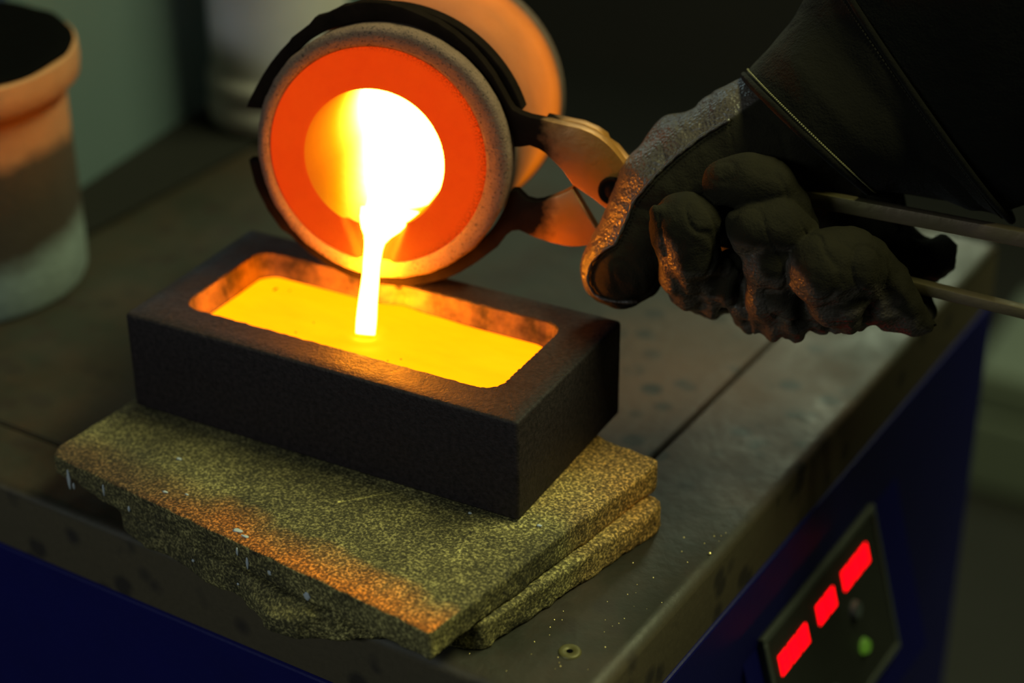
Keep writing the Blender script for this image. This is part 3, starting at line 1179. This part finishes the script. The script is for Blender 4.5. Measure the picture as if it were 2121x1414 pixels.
def stream_build():
    """liquid bath in the tipped cup and the stream that falls from its lip: one body of metal."""
    F3 = F4.to_3x3()
    t = thing('molten_stream', 'white hot stream of molten metal pouring from crucible into mould', 'molten metal', mat4=F4)
    # bath: a level surface inside the cup, built in the cup's frame (world up = U here)
    U = F3.inverted() @ Vector((0, 0, 1))
    H = Vector((0, 0, -1)) - U * (-U.z)
    H.normalize()                               # level direction running back into the cup
    e1 = (-0.0031, -0.0020)
    V, Fq = [], []
    NA, NB = 26, 24
    for j in range(NA + 1):
        dep = 0.0005 + 0.0765 * j / NA
        r = 0.0290 - 0.0028 * dep / 0.078 - 0.0003
        # height of the level surface in the cup's section at this depth
        y = -0.0240 - U.z / U.y * (-dep) * 1.0
        y0 = y - e1[1]
        hw = math.sqrt(max(1e-8, r * r - y0 * y0))
        k = min(1, dep / 0.034)
        k = k * k * (3 - 2 * k)
        kr = min(1, dep / 0.012)
        kr = kr * kr * (3 - 2 * kr)
        hl = 0.0048 + (hw * 0.50 - 0.0048) * k
        hr = 0.0056 + (hw - 0.0056) * kr
        for i in range(NB + 1):
            s = -1 + 2 * i / NB
            V.append((e1[0] + s * (hr if s > 0 else hl), y + 0.0012 * (1 - abs(s)), -dep))
    for j in range(NA):
        for i in range(NB):
            a = j * (NB + 1) + i
            Fq.append((a, a + 1, a + NB + 2, a + NB + 1))
    obj('molten_bath', mesh('molten_bath', V, Fq), M['white'], t, True)
    # stream: sections given as (a, b, c, half width, half thickness)
    S = [(0.0012, -0.0252, -0.0090, 0.0120, 0.0008), (0.0002, -0.0277, -0.0040, 0.0104, 0.0016), (-0.0001, -0.0296, -0.0022, 0.0094, 0.0022), (-0.0006, -0.0316, -0.0012, 0.0078, 0.0025), (-0.0017, -0.0342, -0.0002, 0.0054, 0.0027),
         (-0.0026, -0.0365, 0.0010, 0.0042, 0.0027), (-0.0028, -0.0390, 0.0020, 0.0036, 0.0027), (-0.0028, -0.0440, 0.0044, 0.0034, 0.0028),
         (-0.0028, -0.0485, 0.0059, 0.0034, 0.0028), (-0.0028, -0.0524, 0.0074, 0.0034, 0.0028), (-0.0028, -0.0570, 0.0094, 0.0037, 0.0029),
         (-0.0028, -0.0614, 0.0114, 0.0040, 0.0030), (-0.0028, -0.0655, 0.0126, 0.0040, 0.0031), (-0.0028, -0.0690, 0.0135, 0.0040, 0.0031), (-0.0028, -0.0712, 0.0143, 0.0040, 0.0031)]
    V, Fq, n = [], [], 28
    for i, (a, b, c, w, th) in enumerate(S):
        p = Vector((a, b, c))
        q = Vector(S[min(i + 1, len(S) - 1)][:3]) - Vector(S[max(i - 1, 0)][:3])
        q.x = 0
        q.normalize()
        nr = Vector((0, -q.z, q.y))
        if nr.z < 0:
            nr = -nr
        for k in range(n):
            an = 2 * math.pi * k / n
            wob = 1 + 0.03 * math.sin(i * 2.1 + k)
            V.append(p + Vector((1, 0, 0)) * (w * math.cos(an) * wob) + nr * (th * math.sin(an)))
    for i in range(len(S) - 1):
        for k in range(n):
            l = (k + 1) % n
            Fq.append((i * n + k, i * n + l, (i + 1) * n + l, (i + 1) * n + k))
    Fq.append(tuple(range(n))[::-1])
    Fq.append(tuple((len(S) - 1) * n + k for k in range(n)))
    obj('falling_stream', mesh('falling_stream', V, Fq), M['stream'], t, True)


stream_build()


def arc(r, a0, a1, n, jit=0.0):
    return [((r + random.uniform(-jit, jit)) * math.cos(math.radians(a0 + (a1 - a0) * k / n)),
             (r + random.uniform(-jit, jit)) * math.sin(math.radians(a0 + (a1 - a0) * k / n))) for k in range(n + 1)]


def tongs_build():
    t = thing('crucible_tongs', 'scissor tongs with blackened round jaws and brass coloured flat arms', 'tongs', mat4=F4)
    zf, zm, zr = -0.0080, -0.0140, -0.0196
    # upper jaw and the arm that runs on to the lower handle
    outer = [(-0.0590, 0.0128), (-0.0577, 0.0160), (-0.0545, 0.0218), (-0.0515, 0.0270), (-0.0480, 0.0322), (-0.0440, 0.0372), (-0.0402, 0.0412), (-0.0388, 0.0432), (-0.0350, 0.0462),
             (-0.0314, 0.0491), (-0.0290, 0.0520), (-0.0250, 0.0533), (-0.0214, 0.0552), (-0.0180, 0.0572), (-0.0150, 0.0578), (-0.0114, 0.0592), (-0.0060, 0.0597), (0.0004, 0.0598), (0.0070, 0.0585),
             (0.0140, 0.0562), (0.0210, 0.0535), (0.0276, 0.0498), (0.0340, 0.0448), (0.0393, 0.0394), (0.0436, 0.0340), (0.0472, 0.0281), (0.0497, 0.0238), (0.0516, 0.0212), (0.0548, 0.0197),
             (0.0585, 0.0187), (0.0645, 0.0180), (0.0709, 0.0170), (0.0788, 0.0158), (0.0830, 0.0145), (0.0865, 0.0128), (0.0895, 0.0107), (0.0919, 0.0086), (0.0945, 0.0058), (0.0967, 0.0030),
             (0.1040, -0.0090), (0.1120, -0.0180), (0.1250, -0.0210), (0.2047, -0.0331), (0.2539, -0.0408), (0.3700, -0.0590)]
    inner = [(0.3700, -0.0634), (0.2544, -0.0452), (0.1250, -0.0258), (0.1060, -0.0240), (0.0970, -0.0205), (0.0907, -0.0165), (0.0838, -0.0118), (0.0762, -0.0073), (0.0726, -0.0022),
             (0.0682, 0.0018), (0.0650, 0.0046), (0.0624, 0.0060), (0.0587, 0.0071), (0.0550, 0.0062), (0.0523, 0.0059)]
    up = outer + inner + arc(0.0527, 8, 166, 48)[:]
    o = obj('upper_arm', prism(up, zf, zm), M['tongs'], t)
    auto_smooth(o, 40)
    # broad inner cheek of the upper jaw, deeper than the plate
    ck = arc(0.0578, 20, 160, 40) + arc(0.0527, 160, 20, 40)
    obj('jaw_cheek', prism(ck, zm, zm - 0.008), M['tongs'], t)
    # lower jaw in the same plane as far as the cut
    lout = arc(0.0596, -171, -140, 10, 0.0002) + arc(0.0582, -136, -46, 30, 0.0002) + [(0.0464, -0.0366), (0.0500, -0.0312), (0.0522, -0.0292), (0.0552, -0.0286), (0.0616, -0.0310), (0.0670, -0.0323),
                                                                                        (0.0735, -0.0333), (0.0770, -0.0334), (0.0802, -0.0330), (0.0845, -0.0318), (0.0887, -0.0295), (0.0965, -0.0290),
                                                                                        (0.1000, -0.0255), (0.0955, -0.0240), (0.0890, -0.0285), (0.0763, -0.0088)]
    ltop = [(0.0748, -0.0100), (0.0720, -0.0118), (0.0677, -0.0139), (0.0640, -0.0155), (0.0612, -0.0161), (0.0577, -0.0155), (0.0555, -0.0135), (0.0539, -0.0120), (0.0520, -0.0122)]
    lo = lout + ltop + arc(0.0527, -14, -170, 48)
    o = obj('lower_arm', prism(lo, zf, zm), M['tongs'], t)
    auto_smooth(o, 40)
    ck = arc(0.0580, -165, -45, 40) + arc(0.0527, -45, -165, 40)
    obj('jaw_cheek', prism(ck, zm, zm - 0.008), M['tongs'], t)
    # rear plate: passes behind the pivot and becomes the upper handle
    rear = [(0.0640, 0.0178), (0.0709, 0.0170), (0.0788, 0.0160), (0.0840, 0.0142), (0.0880, 0.0118), (0.0888, 0.0098), (0.0925, 0.0076), (0.0965, 0.0032), (0.1060, 0.0022), (0.1809, -0.0049), (0.2504, -0.0121),
            (0.3700, -0.0245), (0.3700, -0.0312), (0.2512, -0.0184), (0.1815, -0.0111), (0.1250, -0.0080), (0.1120, -0.0180), (0.1010, -0.0285), (0.0930, -0.0288), (0.0925, -0.0170), (0.0850, -0.0060), (0.0760, 0.0020), (0.0660, 0.0100)]
    o = obj('rear_arm', prism(rear, zm - 0.0002, zr), M['tongs'], t)
    auto_smooth(o, 40)
    pv = lathe([(0.0, 0.0022), (0.0016, 0.0021), (0.0028, 0.0012), (0.0032, 0.0002), (0.0040, 0.0004), (0.0050, 0.0016), (0.0056, 0.0012), (0.0058, 0.0)], 40)
    r = obj('pivot_rivet', pv, M['tongs'], t, True)
    r.location = (0.0925, -0.0083, zf)


tongs_build()

# ------------------------------------------------------------------ the worker's gloved hand and sleeve
G = dict(
    thumb=[(168.8, 14.0, -36.0, 23.0), (155.1, 17.4, -28.0, 24.1), (140.9, 12.6, -21.0, 21.6), (125.0, 3.1, -15.0, 19.3), (112.8, -6.0, -10.0, 17.8), (107.1, -16.0, -7.0, 15.4), (103.9, -27.6, -5.0, 15.8), (99.6, -36.3, -4.0, 16.0), (97.1, -40.0, -4.0, 13.6), (99.6, -41.4, -4.0, 12.6)],
    thumb2=[(146.3, -8.8, -22.0, 17.1), (126.8, -16.1, -14.0, 15.2), (115.1, -26.6, -6.0, 11.4)],
    knuckle=[(119.2, 13.0, -22.0, 6.4), (113.6, 11.1, -22.0, 8.0), (109.9, 9.0, -18.0, 6.8)],
    f1=[(127.8, -9.5, 19.0, 11.4), (124.6, -10.8, 19.0, 11.8), (127.4, -21.7, 18.0, 11.1), (124.8, -31.7, 13.0, 8.2), (126.8, -42.6, 5.0, 6.8), (133.9, -49.3, -9.0, 7.4), (141.8, -51.4, -25.0, 7.9)],
    fold1=[(143.4, -27.2, 9.0, 6.0), (137.2, -37.7, 7.0, 7.5), (133.8, -46.1, 3.0, 5.7)],
    f2=[(139.0, 6.4, 13.0, 8.8), (147.1, 7.5, 13.0, 9.5), (154.8, 6.1, 11.0, 9.1), (161.3, -2.5, 7.0, 8.5), (165.8, -12.9, 1.0, 8.6)],
    f3=[(151.8, -7.8, 21.0, 9.8), (160.7, -6.9, 20.0, 9.8), (167.4, -12.5, 13.0, 8.4)],
    f3b=[(158.0, -8.5, 19.0, 10.9), (158.4, -21.1, 19.0, 9.5), (158.4, -35.2, 13.0, 9.3), (157.3, -50.1, 1.0, 7.6), (159.2, -59.3, -15.0, 7.4)],
    fold2=[(149.6, -30.3, 7.0, 5.2), (149.5, -44.0, 3.0, 7.2), (150.0, -53.5, -3.0, 6.5)],
    fold3=[(167.4, -35.0, 11.0, 6.3), (168.2, -47.3, 5.0, 7.9), (166.5, -54.4, 1.0, 5.3)],
    f4=[(178.3, -20.5, 23.0, 14.5), (186.5, -19.1, 19.0, 13.1), (191.4, -23.7, 13.0, 11.0)],
    f4b=[(180.9, -22.3, 20.0, 13.8), (183.9, -32.9, 17.0, 11.7), (187.3, -42.6, 9.0, 8.2), (187.3, -48.8, 1.0, 5.3)],
    fold4=[(176.8, -38.7, 9.0, 6.3), (178.0, -49.8, 1.0, 6.4)],
    ridge=[(193.6, -21.8, 7.0, 9.6), (202.6, -31.5, 5.0, 7.8), (209.3, -40.7, 1.0, 6.3), (214.4, -47.0, -3.0, 4.9), (218.8, -49.7, -3.0, 2.4)],
    ridge2=[(197.2, -42.1, 5.0, 6.3), (206.6, -47.4, -1.0, 4.5), (216.1, -50.2, -3.0, 2.6)],
    rim3=[(143.7, -5.0, 22.0, 2.4), (147.7, -14.5, 23.0, 2.7), (153.1, -24.4, 22.0, 3.1), (154.5, -38.4, 16.0, 3.2), (152.6, -56.2, 5.0, 2.5)],
    rim1=[(115.1, -3.9, 25.0, 2.9), (117.6, -15.3, 25.0, 2.7), (122.1, -25.7, 22.0, 2.6)],
    ra=[(127.7, -44.8, 7.0, 2.7), (134.4, -33.7, 13.0, 3.0), (141.6, -25.2, 15.0, 2.4)],
    rb=[(135.7, -48.8, 5.0, 2.9), (141.7, -38.3, 12.0, 2.8), (145.4, -29.2, 14.0, 2.2)],
    rc=[(160.9, -55.9, 5.0, 3.4), (165.5, -42.0, 14.0, 3.2), (167.6, -29.3, 18.0, 2.8)],
    rd=[(170.1, -56.9, 1.0, 3.0), (173.1, -43.1, 9.0, 3.0), (173.3, -32.6, 13.0, 2.6)],
    re=[(184.6, -52.4, 3.0, 3.2), (188.6, -39.9, 13.0, 3.3), (192.1, -28.1, 18.0, 3.1)],
    rf=[(193.7, -49.7, 3.0, 2.8), (199.5, -41.2, 9.0, 3.0), (197.8, -31.9, 13.0, 2.6)],
    rg=[(206.8, -49.9, -1.0, 2.4), (205.5, -40.4, 7.0, 2.6), (200.2, -28.5, 11.0, 2.6)],
    back=[(216.5, -47.3, -30.0, 3.5), (218.6, -53.8, -26.0, 3.1), (217.7, -55.3, -16.0, 2.3)],
    palm=[(145.4, -30.6, -44.0, 17.8), (162.3, -48.6, -46.0, 19.9), (185.8, -46.2, -46.0, 18.8)],
    palm2=[(174.0, 0.3, -46.0, 23.2), (183.3, -20.6, -50.0, 21.6), (196.6, -37.3, -48.0, 15.7), (212.4, -40.2, -46.0, 9.4), (220.6, -36.2, -46.0, 8.6)],
)
SEAM = [(153.4, 36.1), (145.9, 32.4), (137.3, 26.2), (126.8, 19.1), (118.5, 12.0), (111.1, 4.4), (105.8, -2.9), (103.3, -6.6), (100.8, -14.6), (97.2, -23.7), (92.7, -26.7), (88.0, -32.6), (86.6, -38.6), (87.6, -44.0)]


def glove_build(person):
    h = 0.8
    lo = np.array([82.0, -72.0, -74.0])
    hi = np.array([228.0, 50.0, 42.0])
    dims = ((hi - lo) / h).astype(int) + 1
    ax = [lo[i] + h * np.arange(dims[i]) for i in range(3)]
    F = np.full(dims, 40.0)
    for name, ch in G.items():
        c = np.array(ch)
        pad = 12
        a = [max(0, int((min(c[:, i] - c[:, 3]) - pad - lo[i]) / h)) for i in range(3)]
        b = [min(dims[i], int((max(c[:, i] + c[:, 3]) + pad - lo[i]) / h) + 2) for i in range(3)]
        X, Y, Z = np.meshgrid(*[ax[i][a[i]:b[i]] for i in range(3)], indexing='ij')
        D = None
        for p, q in zip(ch[:-1], ch[1:]):
            e = np.array(q[:3]) - np.array(p[:3])
            t = np.clip(((X - p[0]) * e[0] + (Y - p[1]) * e[1] + (Z - p[2]) * e[2]) / (e @ e), 0, 1)
            d = np.sqrt((X - p[0] - e[0] * t) ** 2 + (Y - p[1] - e[1] * t) ** 2 + (Z - p[2] - e[2] * t) ** 2) - (p[3] + (q[3] - p[3]) * t)
            if D is None:
                D = d
            else:
                k = 4.0
                hh = np.clip(0.5 + 0.5 * (D - d) / k, 0, 1)
                D = D + (d - D) * hh - k * hh * (1 - hh)
        S = F[a[0]:b[0], a[1]:b[1], a[2]:b[2]]
        k = 5.0 if name in ('knuckle', 'thumb2', 'palm', 'palm2', 'ridge', 'ridge2', 'back') else (2.6 if name[0] == 'r' else 1.0)
        hh = np.clip(0.5 + 0.5 * (S - D) / k, 0, 1)
        F[a[0]:b[0], a[1]:b[1], a[2]:b[2]] = S + (D - S) * hh - k * hh * (1 - hh)
    GR = np.gradient(F)
    near = np.abs(F) < 5
    I = np.nonzero(near)
    x, y, z = ax[0][I[0]], ax[1][I[1]], ax[2][I[2]]
    w = 0.7 * fbm(x / 11, y / 11, z / 11, 3, 3)
    # folds of slack leather that run across the lower fingers
    w = w + 0.55 * np.clip(( -18 - y) / 15, 0, 1) * np.sin(x * 0.55 + 2.6 * vnoise(x / 12, y / 22, z / 12, 8) + y * 0.12)
    w = w + 0.22 * fbm(x / 4.5, y / 4.5, z / 4.5, 2, 13)
    # sharp creases: valleys along the zero lines of a drawn-out noise
    rd = vnoise(x / 10 + y / 30, y / 18, z / 10, 40)
    w = w - 0.9 * np.clip(1 - np.abs(rd) * 6, 0, 1) * -1.0
    # sunk seam line across the thumb
    thw = np.clip((118 - x) / 14, 0, 1) + np.clip((y + 8) / 10, 0, 1)
    F[I] += w * (1 - 0.5 * np.clip(thw, 0, 1))
    V, Q = surface_nets(F, lo, h)
    me = fast_mesh('work_glove', V * 1e-3, Q)
    g = obj('work_glove', me, M['glove'], person, label='black leather welding glove clenched round the tong handles')
    cen = V
    ci = np.clip(np.rint((cen - lo) / h).astype(int), 0, dims - 1)
    nor = np.stack([g_[ci[:, 0], ci[:, 1], ci[:, 2]] for g_ in GR], 1)
    nor /= np.linalg.norm(nor, axis=1, keepdims=True) + 1e-9
    sm = np.array(SEAM[::-1])
    xs = np.interp(cen[:, 1], sm[:, 1], sm[:, 0])
    sig = lambda t: 1 / (1 + np.exp(-np.clip(t, -30, 30)))
    thumb = sig((xs - cen[:, 0]) / 0.35) * (cen[:, 1] < 40)
    under = sig((cen[:, 0] - 117) / 0.6) * sig((-nor[:, 1] + 0.85 * np.maximum(0, -nor[:, 0]) - 0.36) / 0.06) * sig((-12 - cen[:, 1]) / 0.8)
    tail = sig((cen[:, 0] - 186) / 0.5) * sig((-34 - cen[:, 1]) / 0.5) * sig((-20 - (cen[:, 0] - 186) * 0.95 - cen[:, 1]) / 0.6)
    gr = np.maximum(np.maximum(thumb, under), tail).astype(np.float32)
    me.attributes.new('grain', 'FLOAT', 'POINT').data.foreach_set('value', gr)
    # seam edge: a raised welt running along the thumb, found on the surface itself
    P = np.array(V)
    pts = []
    dense = []
    for (a0, b0), (a1, b1) in zip(SEAM[2:-1], SEAM[3:]):
        n = max(2, int(math.hypot(a1 - a0, b1 - b0) / 1.5))
        for k in range(n):
            dense.append((a0 + (a1 - a0) * k / n, b0 + (b1 - b0) * k / n))
    tip = [(89.5, -45.8), (92.4, -47.2), (95.8, -47.8), (99.2, -48.1), (103.0, -48.0), (106.8, -47.7)]
    for a, b in dense + tip:
        m = ((P[:, 0] - a) ** 2 + (P[:, 1] - b) ** 2) < 4.0
        if m.any():
            pts.append((a, b, P[m, 2].max()))
    if len(pts) > 4:
        pts = np.array(pts)
        zz = np.convolve(np.pad(pts[:, 2], 2, mode='edge'), np.ones(5) / 5, 'valid')
        pts[:, 2] = zz + 0.1
        v, f = tube([tuple(p * 1e-3) for p in pts], [0.00075 + 0.0002 * math.sin(i * 1.9) for i in range(len(pts))], 8)
        obj('seam_welt', mesh('seam_welt', v, f), M['leather'], g, True)
        # stitches beside it
        bm = bmesh.new()
        for i in range(1, len(pts) - 1, 1):
            p = Vector(pts[i]) * 1e-3 + Vector((0.0016, -0.0008, 0.0006))
            q = Vector(pts[i + 1]) * 1e-3 + Vector((0.0016, -0.0008, 0.0006))
            if (q - p).length > 0.006:
                continue
            vv, ff = tube([p, p + (q - p) * 0.6], [0.00022, 0.00022], 5)
            vs = [bm.verts.new(x_) for x_ in vv]
            for q_ in ff:
                bm.faces.new([vs[k] for k in q_])
        obj('stitching', bm, M['sleeve'], g, kind='stuff')
    return g


def ring_pts(U, L, cz, half, bulge, n=72, seed=0, wr=0.0):
    """ellipse through the upper and lower outline points U and L (mm) and +-half in depth."""
    c = np.array([(U[0] + L[0]) / 2, (U[1] + L[1]) / 2, cz])
    a = np.array([(U[0] - L[0]) / 2, (U[1] - L[1]) / 2, 0])
    b = np.array([bulge[0], bulge[1], half])
    out = []
    for k in range(n):
        t = 2 * math.pi * k / n
        w = 1 + wr * math.sin(5 * t + seed) + wr * 0.6 * math.sin(9 * t + 2 * seed)
        out.append((c + (a * math.cos(t) + b * math.sin(t)) * w) * 1e-3)
    return out


def loft(name, keys, n=72, sub=6, th=0.0022, wr=0.008):
    """smooth loft with a wall thickness; keys = (U, L, cz, half, bulge)."""
    K = []
    for i in range(len(keys) - 1):
        for s in range(sub):
            t = s / sub
            A, B = keys[i], keys[i + 1]
            mixv = lambda p, q: tuple(x * (1 - t) + y * t for x, y in zip(p, q))
            K.append((mixv(A[0], B[0]), mixv(A[1], B[1]), A[2] * (1 - t) + B[2] * t, A[3] * (1 - t) + B[3] * t, mixv(A[4], B[4])))
    K.append(keys[-1])
    rings = [ring_pts(*k, n=n, seed=i * 0.55, wr=wr) for i, k in enumerate(K)]
    inn = [ring_pts(*k, n=n, seed=i * 0.55, wr=wr) for i, k in enumerate(K)]
    for R in inn:
        c = sum(R, np.zeros(3)) / len(R)
        for i in range(len(R)):
            d = R[i] - c
            R[i] = c + d * (1 - th / np.linalg.norm(d))
    allr = rings + inn[::-1] + [rings[0]]
    me = rings_mesh(name, allr)
    me.polygons.foreach_set('use_smooth', [True] * len(me.polygons))
    return me, rings


def person_build():
    person = thing('person', 'worker arm in black leather glove and dark sleeve holding the crucible tongs', 'person', mat4=F4)
    g = glove_build(person)
    keys = [((139.0, 36.1), (190.5, -5.8), -30, 41, (4.5, 8.7)), ((148.2, 48.0), (204.0, -7.5), -34, 43, (4, 12)),
            ((157.1, 60.7), (221.3, -11.0), -42, 43, (7, 10)), ((167.4, 79.4), (246.8, -17.0), -46, 48, (4, 3))]
    me, rings = loft('gauntlet_cuff', keys)
    cuff = obj('gauntlet_cuff', me, M['cuff'], person, label='wide dark suede cuff of the glove')

    def stitch_row(ring, shift, frac, r=0.00035, mat=M['thread'], nm='cuff_stitching'):
        bm = bmesh.new()
        n = len(ring)
        for k in range(n * 3):
            t0, t1 = k / 3, k / 3 + 0.2
            p = [Vector(ring[int(t) % n]).lerp(Vector(ring[(int(t) + 1) % n]), t - int(t)) for t in (t0, t1)]
            c = Vector(np.mean(np.array(ring), axis=0))
            p = [x + (x - c).normalized() * 0.0005 + Vector(shift) for x in p]
            vv, ff = tube(p, [r, r], 5)
            vs = [bm.verts.new(x_) for x_ in vv]
            for q_ in ff:
                bm.faces.new([vs[j] for j in q_])
        obj(nm, bm, mat, cuff, kind='stuff')
    stitch_row(rings[1], (0, 0, 0), 1)
    stitch_row(rings[-2], (0, 0, 0), 1, 0.0003, M['suede'])
    # rolled hems at wrist and open end
    for R, rr in ((rings[0], 0.0016), (rings[-1], 0.0014)):
        v, f = tube([tuple(p) for p in R] + [tuple(R[0])], [rr] * (len(R) + 1), 8)
        obj('cuff_hem', mesh('cuff_hem', v, f), M['cuff'], cuff, True)
    sk = [((166.0, 70.0), (232.0, -10.0), -46, 40, (-8, -5)), ((170.2, 77.3), (245.0, -13.0), -47, 44, (-8, -5)), ((190.3, 123.9), (287.8, 6.2), -54, 56, (-8, -5)),
          ((216.2, 188.8), (347.6, 46.1), -60, 66, (-8, -5)), ((262, 270), (420, 120), -70, 76, (-8, -5)), ((330, 360), (500, 215), -80, 84, (-8, -5))]
    me, r2 = loft('jacket_sleeve', sk, th=0.0025, wr=0.012)
    obj('jacket_sleeve', me, M['sleeve'], person, label='black jacket sleeve')
    return person


person_build()

# ------------------------------------------------------------------ pots behind


def pots():
    prof = [(0.0, 0.0), (0.0545, 0.0), (0.0575, 0.0012), (0.0588, 0.004), (0.0592, 0.020), (0.0592, 0.050), (0.0590, 0.080), (0.0592, 0.0950), (0.0602, 0.1000), (0.0640, 0.1025), (0.0665, 0.1050),
            (0.0672, 0.1120), (0.0668, 0.1185), (0.0645, 0.1200), (0.0600, 0.1196), (0.0585, 0.1160), (0.0570, 0.090), (0.0560, 0.020), (0.0, 0.018)]
    t = thing('clay_pot', 'burnt clay pot with dark mouth and grey foot near black strip', 'pot', (-0.1805, 0.0925, ZB))
    o = obj('pot_body', lathe(prof, 96), M['clay'], t)
    auto_smooth(o, 40)
    so = lathe([(0.0570, 0.1186), (0.0655, 0.1202), (0.0640, 0.1212), (0.0560, 0.1206), (0.040, 0.1190), (0.0, 0.1184)], 72)  # black disc closing the mouth in place of its dark inside
    for v in so.verts:
        v.co.z += 0.0008 * math.sin(v.co.x * 230) * math.sin(v.co.y * 190)
    obj('dark_mouth', so, M['hole'], t, True, label='black disc standing for the shaded inside of the pot')
    prof = [(0.0, 0.0), (0.0415, 0.0), (0.0435, 0.002), (0.0440, 0.006), (0.0438, 0.0125), (0.0420, 0.0150), (0.0412, 0.0162), (0.0420, 0.0175), (0.0434, 0.0200), (0.0436, 0.0265), (0.0422, 0.0295),
            (0.0404, 0.0315), (0.0400, 0.0340), (0.0402, 0.090), (0.0408, 0.180), (0.0400, 0.186), (0.0370, 0.186), (0.0360, 0.180), (0.0355, 0.030), (0.0, 0.028)]
    t2 = thing('ceramic_pot', 'pale chalky ceramic pot with double stepped foot behind the crucible', 'pot', (-0.1560, 0.3345, ZB + 0.0044))
    o = obj('pot_body', lathe(prof, 96), M['cream'], t2)
    auto_smooth(o, 40)


pots()

# grey case on the floor beyond the bench
cs = thing('tool_case', 'grey green case on the dark floor beyond the bench', 'case', (0.155, 1.62, FLOOR))
obj('case_body', box_bm(-0.16, 0.24, -0.12, 0.12, 0.0, 0.11, 0.010), M['case'], cs)
obj('case_lid', box_bm(-0.16, 0.24, -0.12, 0.12, 0.112, 0.175, 0.012), M['case'], cs)
hd = box_bm(-0.02, 0.10, -0.135, -0.120, 0.085, 0.100, 0.004)
obj('handle', hd, M['black'], cs)

# metal crumbs scattered on the bench corner
rng = random.Random(12)
bm = bmesh.new()
for i in range(70):
    s = rng.uniform(-0.050, -0.004)
    y = rng.uniform(-0.036, 0.085)
    p = B4 @ Vector((s, y, 0.0))
    if p.x < 0.196 + 0.25 * (p.y + 0.045) and p.y > -0.046:
        if p.x < 0.222:
            continue
    r = rng.uniform(0.00012, 0.00034)
    bmesh.ops.create_icosphere(bm, subdivisions=1, radius=r, matrix=Matrix.Translation(p + Vector((0, 0, r * 0.6))))
bmesh.ops.create_icosphere(bm, subdivisions=1, radius=0.0007, matrix=Matrix.Translation((0.2385, 0.0480, ZB + 0.0004)))
obj('metal_crumbs', bm, M['fleck'], None, kind='stuff', label='bright metal crumbs scattered on the bench corner beside the slabs', cat='crumbs')
